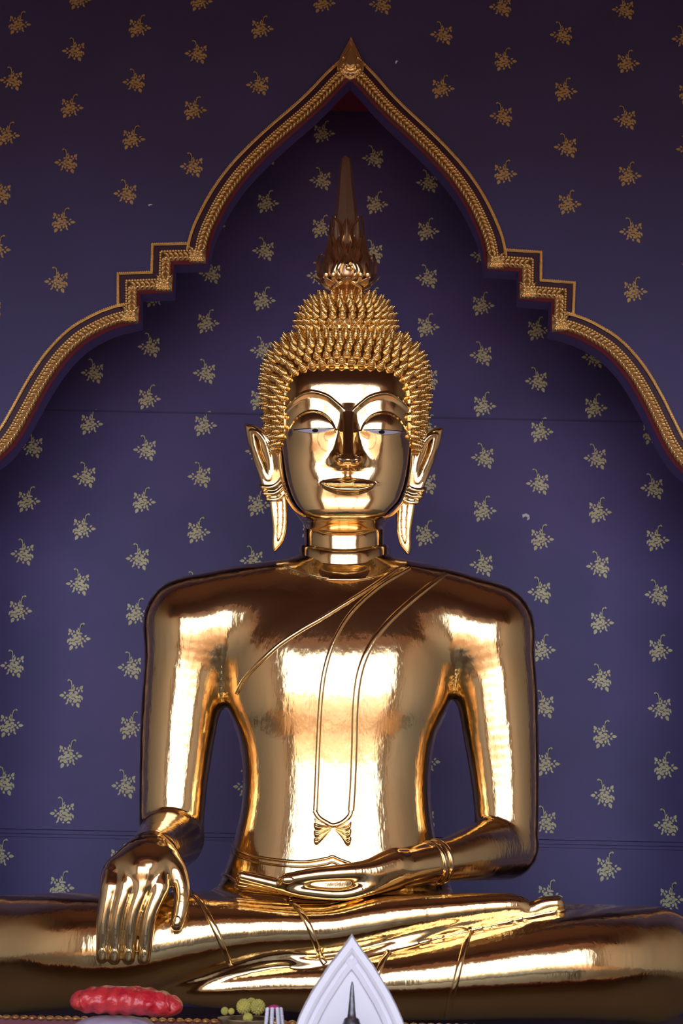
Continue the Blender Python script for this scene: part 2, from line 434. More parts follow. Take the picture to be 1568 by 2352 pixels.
patch('sash_tassel', [(719, 1872), (730, 1882), (748, 1892), (764, 1899)], [(719, 1944), (729, 1948), (748, 1925), (764, 1903)], rip, statue, 26, 44)
patch('sash_tassel', [(765, 1899), (785, 1894), (800, 1884), (808, 1874)], [(765, 1903), (782, 1926), (797, 1953), (808, 1946)], rip, statue, 26, 44)
# belt
strip('belt_edge', [(531, 1936), (545, 1952), (580, 1966), (640, 1976), (700, 1980), (750, 1972), (763, 1968), (780, 1975), (805, 1984)], 7, 4, statue)
strip('belt_edge', [(526, 1948), (542, 1964), (580, 1978), (640, 1988), (700, 1991), (745, 1986), (763, 1981), (785, 1990)], 5, 3.4, statue)
strip('belt_edge', [(505, 2003), (520, 2012), (545, 2024), (560, 2030)], 9, 4, statue)
# robe hems on the legs
strip('leg_band', [(437, 2050), (462, 2075), (487, 2120), (508, 2165), (522, 2200), (530, 2216)], 12, 4.5, statue)
strip('leg_band', [(652, 2064), (683, 2085), (708, 2125), (724, 2165), (738, 2200), (746, 2213)], 12, 4.5, statue)
strip('leg_band', [(1082, 2134), (1068, 2170), (1056, 2215), (1045, 2260), (1034, 2300), (1026, 2335)], 12, 4.5, statue)
strip('leg_band', [(893, 2184), (880, 2205), (870, 2228), (862, 2250)], 12, 4.0, statue)

# bracelet: two rings round the forearm
def ring(name, c, axis, r, tr, parent):
    axis = np.array(axis, float); axis /= np.linalg.norm(axis)
    u = np.cross(axis, [0, 0, 1.0]); u /= np.linalg.norm(u); w = np.cross(axis, u)
    vs = []; fs = []; N = 64; M = 10
    for i in range(N):
        a = 2*math.pi*i/N; d = u*math.cos(a)+w*math.sin(a)
        for j in range(M):
            b = 2*math.pi*j/M; vs.append(V(np.array(c)+d*(r+tr*math.cos(b))+axis*tr*1.3*math.sin(b)))
    for i in range(N):
        for j in range(M): fs.append((i*M+j, i*M+(j+1) % M, ((i+1) % N)*M+(j+1) % M, ((i+1) % N)*M+j))
    return mk(name, vs, fs, parent, GOLDH)
ring('wrist_ring', (1006, 1979, -198), (-55, 11, -45), 50.5, 4.0, statue)
ring('wrist_ring', (992, 1982, -209), (-55, 11, -45), 49, 4.0, statue)

# ---- hands
palmL = [(348, 1960, -330, 56), (336, 1985, -362, 52), (325, 2005, -378, 46)]
kn = [(251, 2040, -390, 23), (287, 2036, -396, 23), (325, 2036, -397, 23), (366, 2038, -393, 23)]
tips = [(234, 2200, -384, 14), (262, 2202, -388, 15), (295, 2202, -390, 15), (330, 2203, -392, 15)]
mids = [(239, 2110, -396, 17.5), (269, 2108, -402, 17.5), (303, 2108, -404, 18), (341, 2110, -402, 18.5)]
hl = [(Chain(palmL, 10), 1), (Chain([(276, 2004, -356, 36), (325, 1992, -366, 43), (376, 1998, -356, 36)], 8), 24)]
for k_, (a, b, c) in enumerate(zip(kn, mids, tips)):
    hl.append((Chain([(338+(k_-1.5)*16, 1972, -352, 42), (a[0]+6-k_*2, a[1]-34, a[2]+20, 22), a], 9), 16))
for k_, (a, b, c) in enumerate(zip(kn, mids, tips)):
    s0 = (a[0]+4, a[1]-34, a[2]+8, 18)
    hl.append((Chain([s0, (a[0], a[1]+2, a[2]-4, 20.5), b, c], 10), 6))
thumbL = [(372, 1975, -345, 40), (404, 2005, -362, 27), (417, 2045, -378, 19), (414, 2090, -390, 17.5), (405, 2124, -396, 14.5)]
hl.append((Chain(thumbL, 10), 14))
handL = implicit('hand', Field(hl), 4.0, 1, statue, GOLDH, final_relax=3)
handL['label'] = 'right hand with fingers hanging down over the shin'
palmR = [(985, 1983, -216, 47), (930, 1993, -250, 46), (880, 2005, -275, 40), (850, 2016, -290, 32)]
hr = [(Chain(palmR, 10), 1)]
for k_ in range(4):
    o = k_
    hr.append((Chain([(900, 2017+2*o, -262+14*o, 30), (850, 2034+3*o, -298+22*o, 24), (790, 2053+1*o, -322+26*o, 15.5), (700, 2047+3*o, -330+27*o, 15),
                      (620, 2027+6*o, -324+27*o, 14), (556-3*o, 2012+9*o, -316+27*o, 12.5)], 9), 16 if k_ == 0 else 4))
hr.append((Chain([(905, 1985, -272, 38), (850, 2000, -300, 28), (790, 2004, -322, 20), (720, 2010, -332, 17), (656, 2021, -338, 15)], 9), 12))
handR = implicit('hand', Field(hr), 4.0, 1, statue, GOLDH, final_relax=3)
handR['label'] = 'left hand lying palm up across the lap'
bpy.context.view_layer.update()
treeL = make_bvh(handL); treeR = make_bvh(handR)
def nail(px, py, rx, ry, tree, parent, ang=0):
    vs = []; fs = []; nr = 6; N = 24
    c0, n0 = surf(px, py, tree)
    vs.append(c0+n0*PX*3.6)
    for i in range(1, nr+1):
        for j in range(N):
            a = 2*math.pi*j/N; r = i/nr
            dx, dy = rx*r*math.cos(a), ry*r*math.sin(a)
            ex = px+dx*math.cos(ang)-dy*math.sin(ang); ey = py+dx*math.sin(ang)+dy*math.cos(ang)
            c, n = surf(ex, ey, tree)
            if c is None: c, n = vs[-1], n0
            vs.append(c+n*PX*(3.6*math.sqrt(max(0, 1-r**4))-.6))
    for j in range(N): fs.append((0, 1+j, 1+(j+1) % N))
    for i in range(nr-1):
        for j in range(N): fs.append((1+i*N+j, 1+i*N+(j+1) % N, 1+(i+1)*N+(j+1) % N, 1+(i+1)*N+j))
    return mk('nail', vs, fs, parent, GOLDH)
for (x, y) in ((234, 2192), (262, 2194), (295, 2194), (331, 2196)): nail(x, y, 10, 18, treeL, handL)
nail(406, 2115, 10.5, 13, treeL, handL)
nail(660, 2021, 16, 9, treeR, handR)

# ---- neck
HX = 793
TILT = .165
def tl_(rows, k=TILT):
    return [(r[0], r[1], r[2], r[3]-(1085-r[0])*k) + tuple(r[4:]) for r in rows]
def loft_mesh(rows, n, NP, sag=0, disp=None, sub=8, exps=None, dense=None):
    r = spline(rows, sub); vs = []; fs = []
    th = np.linspace(0, 2*math.pi, NP, endpoint=False)
    if dense:                                     # more samples on the front half
        f = int(NP*dense); th = np.concatenate([np.linspace(0, math.pi, f, endpoint=False), np.linspace(math.pi, 2*math.pi, NP-f, endpoint=False)])
    c = np.cos(th); s = np.sin(th)
    X = np.sign(c)*np.abs(c)**(2/n); S = np.abs(s)**(2/n)
    for row in r:
        y, cxx, a, qc, bf, bb = row
        px = cxx+a*X; front = s > 0
        q = np.where(front, qc-bf*S, qc+bb*S)
        py = np.full(len(th), y)+(sag*(1-X*X)*np.where(front, 1, 0))
        if disp is not None: q = q-np.where(front, disp(px, py)*np.clip(S*3, 0, 1), 0)
        vs.append(np.stack([px, py, q], 1))
    vs = np.concatenate(vs); m_ = len(th)
    for i in range(len(r)-1):
        for j in range(m_): fs.append((i*m_+j, i*m_+(j+1) % m_, (i+1)*m_+(j+1) % m_, (i+1)*m_+j))
    fs.append(tuple(range(m_))); fs.append(tuple((len(r)-1)*m_+j for j in range(m_)))
    return V(vs), fs
nrows = []
prof = [(1190, 80), (1204, 84), (1211, 88), (1214, 92), (1230, 92.5), (1245, 92), (1249, 93), (1252, 101), (1268, 103), (1282, 103), (1286, 105), (1292, 112), (1304, 122), (1320, 130)]
for y, a in prof: nrows.append((y, 790, a, 0, a*.92, a*.9))
vs, fs = loft_mesh(nrows, 2.0, 128, sag=14, sub=4)
mk('neck', vs, fs, statue, GOLDF)

# ---- face
SS = lambda t: (lambda u: u*u*(3-2*u))(np.clip(t, 0, 1))
def loc(px, py):
    y = py-.02*(px-800); x = px-(799.5-(y-989)*.008); return x, y
BR = np.array([(10, 944), (17, 936), (31, 923.5), (51, 909.5), (84, 901.5), (111, 910), (139, 935), (152, 960)])
LD = np.array([(25, 1000), (29, 988), (38, 970), (55, 954), (78, 947), (100, 951), (120, 965), (136, 989), (140, 1000)])
BRs = spline(BR, 8); LDs = spline(LD, 8)
def face(px, py):
    x, y = loc(px, py); ax = np.abs(x); H = np.zeros_like(px, dtype=float)
    # brows
    yb = np.interp(ax, BRs[:, 0], BRs[:, 1]); d = y-yb
    win = SS((ax-8)/12)*SS((165-ax)/16)
    H += 2.6*np.exp(-(d/2.2)**2)*win
    H -= 5*SS(d/16)*SS((1100-y)/120)*win
    # eyelid
    yl = np.interp(ax, LDs[:, 0], LDs[:, 1]); dl = y-yl
    rr = ((ax-82)/56)**2+np.where(y < 988, ((y-988)/44)**2, 0)
    ball = np.clip(1-rr, 0, 1)**(.5+.8*SS((y-986)/24))*np.where(y > 988, 1-SS((y-988)/80), 1)
    ins = np.where(y < 988, SS(dl/3), 1)
    H += 13*ball*ins
    H += 2.8*np.exp(-(dl/2.0)**2)*SS((ax-26)/6)*SS((140-ax)/6)*(y < 995)
    # nose
    Hn = np.interp(y, [925, 945, 965, 985, 1005, 1030, 1045, 1055, 1062, 1068, 1074, 1082], [0, 3, 9, 16, 25, 38, 45, 48, 46, 34, 10, 0])
    wn = np.interp(y, [925, 945, 985, 1020, 1040, 1055, 1070], [14, 13, 16, 19, 21, 24, 24])
    H += Hn/(1+(ax/wn)**4)
    H += 21*np.exp(-(((ax-27)/9.5)**2+((y-1053)/12)**2)**1.5)
    H += 5*np.exp(-((ax/11)**2+((y-1056)/9)**2))
    # muzzle, lips
    H += 9*np.exp(-((x/62)**2+((y-1112)/36)**2))
    yt = np.interp(ax, [0, 12, 35, 55, 64], [1103.5, 1101, 1103, 1107, 1110]); ym = np.interp(ax, [0, 25, 45, 64], [1114, 1115, 1113, 1110.5])
    yo = np.interp(ax, [0, 25, 45, 58, 64], [1134, 1132, 1125, 1117, 1111])
    w = SS((66-ax)/8)
    t = np.clip((y-yt)/np.maximum(ym-yt, .5), 0, 1); H += 8*np.sqrt(np.clip(t*1.0, 0, 1))*(1-SS((t-.75)/.25))*w
    t = np.clip((y-ym)/np.maximum(yo-ym, .5), 0, 1); H += 9*np.sin(math.pi*t)**.7*w
    H += 2*np.exp(-((y-yt)/1.8)**2)*w+1.6*np.exp(-((y-yo-1)/1.8)**2)*w
    H -= 4*np.exp(-(x/7)**2)*SS((y-1074)/8)*SS((1102-y)/8)
    H += 1.5*np.exp(-(((ax-68)/6)**2+((y-1110)/5)**2))
    H -= 1.2*np.exp(-(((y-1144)/8)**2+(x/38)**2))
    H += 4*np.exp(-((x/46)**2+((y-1168)/20)**2))
    return H
hrows = [(790, 793, 120, -28, 70, 120), (812, 793, 140, -36, 84, 130), (838, 793, 150, -44, 103, 140), (870, 793, 155, -47, 116, 150), (910, 793, 159, -48, 121, 150),
 (950, 793, 161, -48, 125, 150), (1000, 793, 160, -48, 126, 145), (1040, 794, 157, -48, 126, 135), (1080, 794, 153, -48, 125, 125), (1110, 794, 148, -48, 124, 115),
 (1135, 794, 141, -48, 124, 105), (1155, 794, 133, -49, 124, 95), (1172, 793, 122, -50, 123, 88), (1184, 793, 112, -49, 120, 82), (1193, 792, 104, -45, 111, 80),
 (1202, 792, 97, -34, 94, 78), (1212, 791, 91, -22, 82, 76), (1224, 791, 85, -8, 74, 74)]
vs, fs = loft_mesh(tl_(hrows), 2.7, 620, disp=face, sub=28, dense=.82)
head = mk('head', vs, fs, statue, GOLDF)
bpy.context.view_layer.update()
treeH = make_bvh(head)
def eye(inner, outer, sgn, pup):
    T = np.linspace(0, 1, 40); vs = []; fs = []; K = 7
    for t in T:
        x = inner[0]+(outer[0]-inner[0])*t; y0 = inner[1]+(outer[1]-inner[1])*t
        up = y0-1.5*math.sin(math.pi*t); lo = y0+7.8*math.sin(math.pi*t)**1.1
        for k in range(K):
            y = up+(lo-up)*k/(K-1); c, n = surf(x, y, treeH); vs.append(c+n*PX*.9)
    for i in range(39):
        for k in range(K-1): fs.append((i*K+k, i*K+k+1, (i+1)*K+k+1, (i+1)*K+k))
    e = mk('eye', vs, fs, statue, PEARL)
    e['label'] = 'half-closed pearly white inlaid eye'
    # lid edges
    for nm, f in (('eyelid_edge', lambda t, y0: y0-2.0*math.sin(math.pi*t)-1), ('eyelid_edge', lambda t, y0: y0+8.6*math.sin(math.pi*t)**1.1)):
        pts = []
        for t in np.linspace(-.03, 1.03, 24):
            tt = min(max(t, 0), 1); x = inner[0]+(outer[0]-inner[0])*t; y0 = inner[1]+(outer[1]-inner[1])*t
            c, n = surf(x, f(tt, y0), treeH); pts.append(c+n*PX*.3)
        v2, f2 = tube_mesh(pts, [PX*.9]*24, 8); mk(nm, v2, f2, e, BLACK if f(.5, 0) < 0 else GOLDF)
    vs = []; N = 20
    for j in range(N):
        a = 2*math.pi*j/N; c, n = surf(pup[0]+7.0*math.cos(a), pup[1]+1+4.2*math.sin(a), treeH); vs.append(c+n*PX*1.6)
    c, n = surf(pup[0], pup[1], treeH); vs.append(c+n*PX*1.9)
    mk('pupil', vs, [(j, (j+1) % N, N) for j in range(N)], e, BLACK)
eye((766, 985), (677, 988), -1, (724, 988))
eye((837, 988), (925, 992), 1, (876, 991.5))

# ---- hair cap
caprows = [(668, 796, 24, 0, 30, 30), (676, 796, 52, 0, 52, 52), (688, 796, 78, 0, 74, 76), (706, 795, 97, 0, 90, 94), (726, 794, 107, 0, 100, 104), (744, 794, 109, 0, 103, 108),
 (758, 794, 112, -3, 102, 112), (768, 794, 126, -8, 106, 124), (782, 794, 147, -14, 118, 138), (802, 794, 166, -20, 124, 150), (826, 794, 178, -25, 128, 160), (850, 793, 184, -28, 132, 168), (890, 793, 187, -32, 138, 172),
 (930, 793, 185, -34, 142, 170), (970, 793, 180, -36, 146, 165), (1005, 793, 173, -36, 146, 155), (1035, 793, 164, -30, 150, 140), (1080, 793, 140, -28, 120, 120), (1130, 793, 110, -20, 70, 100)]
caprows = tl_(caprows)
cap = Loft(caprows, n=2.12, sub=8)
HL = np.array([(622, 1060), (640, 1030), (652, 990), (652, 930), (655, 895), (664, 870), (685, 850), (720, 840), (760, 837), (800, 837), (850, 839), (890, 845), (918, 860), (934, 882), (941, 915), (943, 960), (943, 1000), (948, 1032), (966, 1062)])
HLs = spline(HL, 8)
def capq(px, py):
    cxx, a, qc, bf, bb = cap.at(py); t = np.clip(1-np.abs((px-cxx)/a)**2.12, 0, 1); return qc-bf*t**(1/2.12)
# front cap surface: arches from hairline outward
def hair_side(px, py):
    """True if inside the face opening"""
    x = HLs[:, 0]; y = HLs[:, 1]
    if py > 1062: return 622 < px < 966
    ins = False; n = len(x)
    for i in range(n):
        j = (i+1) % n
        if (y[i] > py) != (y[j] > py) and px < (x[j]-x[i])*(py-y[i])/(y[j]-y[i])+x[i]: ins = not ins
    return ins
r = spline(caprows, 8); vs = []; fs = []; NP = 240; th = np.linspace(0, 2*math.pi, NP, endpoint=False)
c_, s_ = np.cos(th), np.sin(th); XX = np.sign(c_)*np.abs(c_)**(2/2.12); SSb = np.abs(s_)**(2/2.12)
r = r[r[:, 0] < 1062]
for row in r:
    px = row[1]+row[2]*XX; q = np.where(s_ > 0, row[3]-row[4]*SSb, row[3]+row[5]*SSb)
    vs.append(np.stack([px, np.full(NP, row[0]), q], 1))
vs = np.concatenate(vs); keep = []
inside = [(v[2] < -30-(1085-v[1])*TILT and hair_side(v[0], v[1])) for v in vs]
for i in range(len(r)-1):
    for j in range(NP):
        f = (i*NP+j, i*NP+(j+1) % NP, (i+1)*NP+(j+1) % NP, (i+1)*NP+j)
        if sum(inside[k] for k in f) < 4: fs.append(f)
used = set(k for f in fs for k in f); HD = spline(HL, 40)
for k in used:
    if inside[k]:
        d_ = ((HD-vs[k, :2])**2).sum(1); m_ = int(d_.argmin()); vs[k, 0], vs[k, 1] = HD[m_]; vs[k, 2] = float(capq(HD[m_][0], HD[m_][1]))
fs.append(tuple(range(NP)))
hair = mk('hair', V(vs), fs, statue, GOLDC)
hair['label'] = 'cap of hair covered in pointed snail-shell curls'
mod = hair.modifiers.new('thickness', 'SOLIDIFY'); mod.thickness = .035; mod.offset = -1 if True else 1
# curl prototype: pointed snail shell
def curl_profile(R, Hh):
    pr = [(R*.9, -.35*Hh)]; lev = 5
    for i in range(lev):
        r0 = R*(1, .86, .68, .48, .27)[i]; z0 = Hh*i/lev; hh = Hh/lev
        pr += [(r0*.93, z0), (r0*1.0, z0+hh*.35), (r0*.92, z0+hh*.7), (r0*.74, z0+hh*.95)]
    pr.append((R*.03, Hh*1.02)); return pr
cv, cf = lathe(curl_profile(11.0*PX, 17.5*PX), 14)
curl_me = meshdata('curl', cv, cf); curl_me.materials.append(GOLDC); curl_me.polygons.foreach_set('use_smooth', [True]*len(curl_me.polygons))
spots = []
def cap_point(px, py, back=False):
    e = .8
    if not back:
        p = V((px, py, capq(px, py))); a = V((px+e, py, capq(px+e, py)))-V((px-e, py, capq(px-e, py))); b = V((px, py+e, capq(px, py+e)))-V((px, py-e, capq(px, py-e)))
        n = np.cross(a, b); n /= np.linalg.norm(n)
        if n[1] > 0: n = -n
        return p, n
# dome rows: arches between hairline (t=0) and silhouette (t=1)
sil = spline(np.array([(628, 1040), (616, 1008), (609, 960), (606, 900), (609, 860), (618, 825), (640, 793), (668, 775), (700, 768), (750, 765), (796, 764), (842, 765), (890, 768), (922, 777), (950, 796), (970, 828), (978, 862), (981, 905), (978, 960), (970, 1010), (958, 1042)]), 8)
def resample(pl, t):
    s = np.concatenate([[0], np.cumsum(np.linalg.norm(np.diff(pl, axis=0), axis=1))]); s /= s[-1]
    return np.array([np.interp(t, s, pl[:, 0]), np.interp(t, s, pl[:, 1])])
h2 = spline(HL[1:-1]+np.array([0, 0]), 8)
def arch_rows():
    R = 7
    for k in range(R):
        u = (k/(R-1)); tt = math.sin(u*math.pi/2*.96)          # rows crowd towards the silhouette
        line = np.array([resample(h2, t)*(1-tt)+resample(sil, t)*tt for t in np.linspace(0, 1, 400)])
        line[:, 1] -= 8*(1-tt) * np.clip(1-np.abs(line[:, 0]-795)/130, 0, 1)
        line[:, 0] += np.where(line[:, 0] < 795, -6, 6)*(1-tt)*np.clip((np.abs(line[:, 0]-795)-90)/50, 0, 1)
        W = np.array([V((p[0], p[1], float(capq(p[0], p[1])))) for p in line])
        s = np.concatenate([[0], np.cumsum(np.linalg.norm(np.diff(W, axis=0), axis=1))])
        sp = 22.5*PX; n = int(s[-1]/sp); off = .5*(k % 2)
        for i in range(n+1):
            d = (i+off)*s[-1]/n
            if d > s[-1]: continue
            x = np.interp(d, s, line[:, 0]); y = np.interp(d, s, line[:, 1]); p, n_ = cap_point(x, y); spots.append((p, n_, k))
arch_rows()
# crown bun rows and the back of the head, rings at constant level
def ring_rows(ys, frontonly=None):
    for k, y in enumerate(ys):
        cxx, a, qc, bf, bb = [float(v) for v in cap.at(y)]
        th = np.linspace(0, 2*math.pi, 721); c = np.cos(th); s = np.sin(th); Xr = np.sign(c)*np.abs(c)**(2/2.12); Sr = np.abs(s)**(2/2.12)
        px = cxx+a*Xr; q = np.where(s > 0, qc-bf*Sr, qc+bb*Sr); W = V(np.stack([px, np.full(721, y), q], 1))
        L = np.concatenate([[0], np.cumsum(np.linalg.norm(np.diff(W, axis=0), axis=1))]); n = int(L[-1]/(22.5*PX))
        up = cap.at(y-2); dn = cap.at(y+2)
        for i in range(n):
            d = (i+.5*(k % 2))*L[-1]/n; t = np.interp(d, L, th); cc, s2 = math.cos(t), math.sin(t)
            if frontonly == 'back' and s2 > .02: continue
            X_ = math.copysign(abs(cc)**(2/2.12), cc); S_ = abs(s2)**(2/2.12)
            def pt(yy, tt):
                c0, s0 = math.cos(tt), math.sin(tt); w_ = [float(v) for v in cap.at(yy)]
                return V((w_[0]+w_[1]*math.copysign(abs(c0)**(2/2.12), c0), yy, (w_[2]-w_[3]*abs(s0)**(2/2.12)) if s0 > 0 else (w_[2]+w_[4]*abs(s0)**(2/2.12))))
            p = pt(y, t); nn = np.cross(pt(y, t+.01)-pt(y, t-.01), pt(y+1, t)-pt(y-1, t)); nn /= np.linalg.norm(nn)+1e-12
            cen = V((cxx, y, qc))
            if np.dot(nn, p-cen) < 0: nn = -nn
            spots.append((p, nn, 20+k))
ring_rows([752, 738, 724, 711, 699, 689, 680])
ring_rows([775, 797, 820, 843, 866, 889, 912, 935, 958, 981, 1004, 1027], 'back')
def orient(p, n, sc=1.0, tilt=.30):
    z = Vector(n)+Vector((0, 0, tilt)); z.normalize()
    x = z.cross(Vector((0, 1, 0.01))); x.normalize(); y = z.cross(x)
    return Matrix(((x.x*sc, y.x*sc, z.x*sc, p[0]), (x.y*sc, y.y*sc, z.y*sc, p[1]), (x.z*sc, y.z*sc, z.z*sc, p[2]), (0, 0, 0, 1)))
ms = []
for p, n, k in spots:
    sc = .86 if k >= 20 else (1.0 if k == 0 else .90)
    ms.append((orient(p, n, sc, .05 if abs(n[0]) > .8 else .16), -n[1]*(1.2 if k == 0 else 1), n))
ms.sort(key=lambda t: -t[1])
hinv = hair.matrix_world.inverted()
for M, w, n in ms[:99]:
    o = D.objects.new('curl', curl_me); COL.objects.link(o); o.parent = hair; o.matrix_parent_inverse = Matrix(); o.matrix_world = M
    o.matrix_parent_inverse = Matrix(); o.matrix_basis = Matrix(); o.matrix_local = statue.matrix_world.inverted() @ M if False else M
    o.matrix_parent_inverse = hair.matrix_world.inverted()
mb = MB(); base = [Vector(v) for v in cv]
for M, w, n in ms[99:]: mb.add([M @ v for v in base], cf)
mb.obj('curls', hair, GOLDC, True, 'stuff')

# ---- ears (relief plate with hollow, implicit), mirrored
def poly_sd(poly):
    P_ = np.asarray(poly, float)
    def f(x, y):
        d = np.full(x.shape, 1e9); s = np.ones(x.shape)
        n = len(P_)
        for i in range(n):
            a = P_[i]; b = P_[i-1]; e = b-a; wx = x-a[0]; wy = y-a[1]
            t = np.clip((wx*e[0]+wy*e[1])/(e@e), 0, 1); d = np.minimum(d, (wx-e[0]*t)**2+(wy-e[1]*t)**2)
            c1 = y >= a[1]; c2 = y < b[1]; c3 = e[0]*wy > e[1]*wx
            flip = (c1 & c2 & c3) | (~c1 & ~c2 & ~c3); s = np.where(flip, -s, s)
        return s*np.sqrt(d)
    return f
earP = spline([(561, 974), (580, 975), (600, 986), (617, 1003), (634, 1024), (646, 1050), (650, 1085), (650, 1112), (636, 1126), (616, 1128), (603, 1117), (590, 1083), (576, 1042), (566, 1005), (561, 974)], 4)[:-1]
innP = spline([(577, 992), (590, 996), (604, 1014), (613, 1040), (618, 1068), (618, 1096), (611, 1094), (598, 1066), (584, 1030), (577, 992)], 4)[:-1]
lobeP = spline([(606, 1120), (630, 1126), (650, 1112), (659, 1140), (661, 1180), (659, 1215), (652, 1243), (640, 1260), (629, 1268), (624, 1250), (625, 1215), (620, 1170), (616, 1140), (606, 1120)], 4)[:-1]
grooveP = spline([(634, 1140), (646, 1134), (650, 1165), (650, 1205), (645, 1232), (637, 1244), (635, 1225), (637, 1190), (634, 1140)], 4)[:-1]
sd_e, sd_i, sd_l, sd_g = poly_sd(earP), poly_sd(innP), poly_sd(lobeP), poly_sd(grooveP)
class Plate:
    lo = np.array([552., 965., -110.]); hi = np.array([668., 1275., 50.])
    def __call__(s, x, y, q):
        q0 = -22-(1085-y)*TILT-(x-561)*.30*np.clip((1130-y)/60, 0, 1)-18*np.clip((y-1070)/60, 0, 1)
        s1 = q-q0
        rb = lambda d, z, hz, r: np.minimum(np.maximum(d+r, np.abs(z)-hz+r), 0)+np.sqrt(np.maximum(d+r, 0)**2+np.maximum(np.abs(z)-hz+r, 0)**2)-r
        e = rb(sd_e(x, y), s1, 13, 7)
        di = sd_i(x, y); e = np.maximum(e, -np.maximum(di+1.5, s1-4))        # hollow
        dr = np.abs(di)-3; e = smin(e, np.sqrt(np.maximum(dr, 0)**2+(s1+12)**2)-3.0, 3)   # rim of the hollow
        l = rb(sd_l(x, y), s1, 12, 7); l = np.maximum(l, -np.maximum(sd_g(x, y)+1, s1-3))
        e = smin(e, l, 3)
        for (a, b, rr) in (((602, 1118), (648, 1098), 7.5), ((607, 1133), (653, 1113), 7.5), ((614, 1146), (655, 1128), 6.5)):
            ex, ey = b[0]-a[0], b[1]-a[1]; t = np.clip(((x-a[0])*ex+(y-a[1])*ey)/(ex*ex+ey*ey), 0, 1)
            bow = 9*np.sin(math.pi*t)
            d = np.sqrt((x-a[0]-ex*t-bow*.3)**2+(y-a[1]-ey*t-bow)**2+((s1+3)*.62)**2)-rr
            e = smin(e, d, 2)
        return e
ear_f = Field([(Plate(), 1)])
earL = implicit('ear', ear_f, 3.0, 1, statue, GOLDF, pad=6)
mxw = float(P(789.5, 1100, YS)[0]) + 0.0
# mirror: reflect world x about the head's own centre plane
earR = implicit('ear', ear_f, 3.0, 1, statue, GOLDF, pad=6, mirror=float((P(561, 975, YS)[0]+P(1018, 984, YS)[0])/2))

# ---- flame finial
fin_rows = [(357, 794, 1.5), (366, 794, 11.5), (374, 794, 13), (420, 794, 18), (470, 795, 24), (510, 795, 29), (545, 796, 34), (575, 796, 42), (605, 796, 57), (632, 796, 62), (650, 796, 50), (664, 796, 37), (684, 796, 33)]
FQ = lambda y: -10-.165*(1085-668)-(668-y)*.15
vs = []; fs = []
NF = 8
for y, c, a in fin_rows:
    for k in range(NF):
        t = math.pi/2+2*math.pi*k/NF; vs.append(V((c+a*math.cos(t), y, FQ(y)-a*math.sin(t))))
for i in range(len(fin_rows)-1):
    for k in range(NF): fs.append((i*NF+k, i*NF+(k+1) % NF, (i+1)*NF+(k+1) % NF, (i+1)*NF+k))
fs.append(tuple(range(NF)))
finial = mk('flame_finial', vs, fs, statue, GOLDSP, smooth=False)
finial['label'] = 'tall faceted spire wrapped in flame tongues on top of the head'
def finR(y): return float(np.interp(y, [r_[0] for r_ in fin_rows], [r_[2] for r_ in fin_rows]))
def tongue(pts, r0, ang_back=False):
    """flame tongue: pts (px,py,r) following the core, tip stands clear of it"""
    pl = spline(pts, 8); W = []; R = []
    for i, (x, y, r_) in enumerate(pl):
        rr = finR(y); dx = x-796; tip = max(0, 1-i/(len(pl)*.35))
        ro = rr+7; q = FQ(y)-math.sqrt(max(ro*ro-dx*dx, 0))-2 if abs(dx) < ro else FQ(y)
        W.append(V((x, y, q))); R.append(max(r_*1.35, .8)*PX)
    return tube_mesh(W, R, 10)
tl = [
 [(763, 497, 1), (774, 506, 3), (783, 519, 4), (786, 537, 4.5), (782, 558, 4.5), (788, 578, 5), (783, 602, 5.5), (776, 620, 5), (782, 640, 2)],
 [(755, 540, 1), (764, 547, 3), (769, 562, 4.5), (771, 585, 5), (774, 602, 5.5), (766, 625, 6), (767, 640, 4.5), (779, 652, 1.5)],
 [(738, 583, 1), (746, 592, 3), (752, 606, 5), (749, 630, 6), (753, 648, 5), (768, 662, 2)],
 [(723, 638, 1), (738, 648, 3.5), (750, 658, 4.5), (768, 670, 2)],
 [(797, 560, 2), (793, 580, 4), (799, 597, 5), (795, 612, 5)]]
for t in tl:
    v2, f2 = tongue(t, 1); mk('flame', v2, f2, finial, GOLDH)
    if t[0][0] < 790:
        tm = [(2*796.5-x, y+1.5, r_) for x, y, r_ in t]; v2, f2 = tongue(tm, 1); mk('flame', v2, f2, finial, GOLDH)
# leaf shells behind each tongue (carry the pointed silhouette), all round the core
def shell(ytop, ybase, tipx, n, phase):
    vs = []; fs = []; base_i = 0; K = 12; W = 9
    for m_ in range(n):
        a0 = 2*math.pi*(m_+phase)/n; wid = 2*math.pi/n*.62
        b = len(vs)
        for i in range(K+1):
            t = i/K; y = ybase+(ytop-ybase)*t
            rad = finR(y)+1+(tipx-finR(ytop))*t**1.7
            rad += 3*math.sin(math.pi*t)
            w = wid*(1-t**2.2)**.8
            for j in range(W+1):
                s = (j/W-.5)*2; a = a0+s*w
                rr = rad-2.0*s*s+(2.5 if abs(s) < .15 else 0)
                vs.append(V((796+rr*math.cos(a), y+.0, FQ(y)-rr*math.sin(a))))
        for i in range(K):
            for j in range(W): fs.append((b+i*(W+1)+j, b+i*(W+1)+j+1, b+(i+1)*(W+1)+j+1, b+(i+1)*(W+1)+j))
    o = mk('flame_leaves', vs, fs, finial, GOLDSP)
    md = o.modifiers.new('thickness', 'SOLIDIFY'); md.thickness = .004
    return o
shell(497, 590, 34, 8, 0); shell(540, 620, 42, 8, .5); shell(583, 650, 60, 8, 0); shell(636, 674, 74, 8, 0)
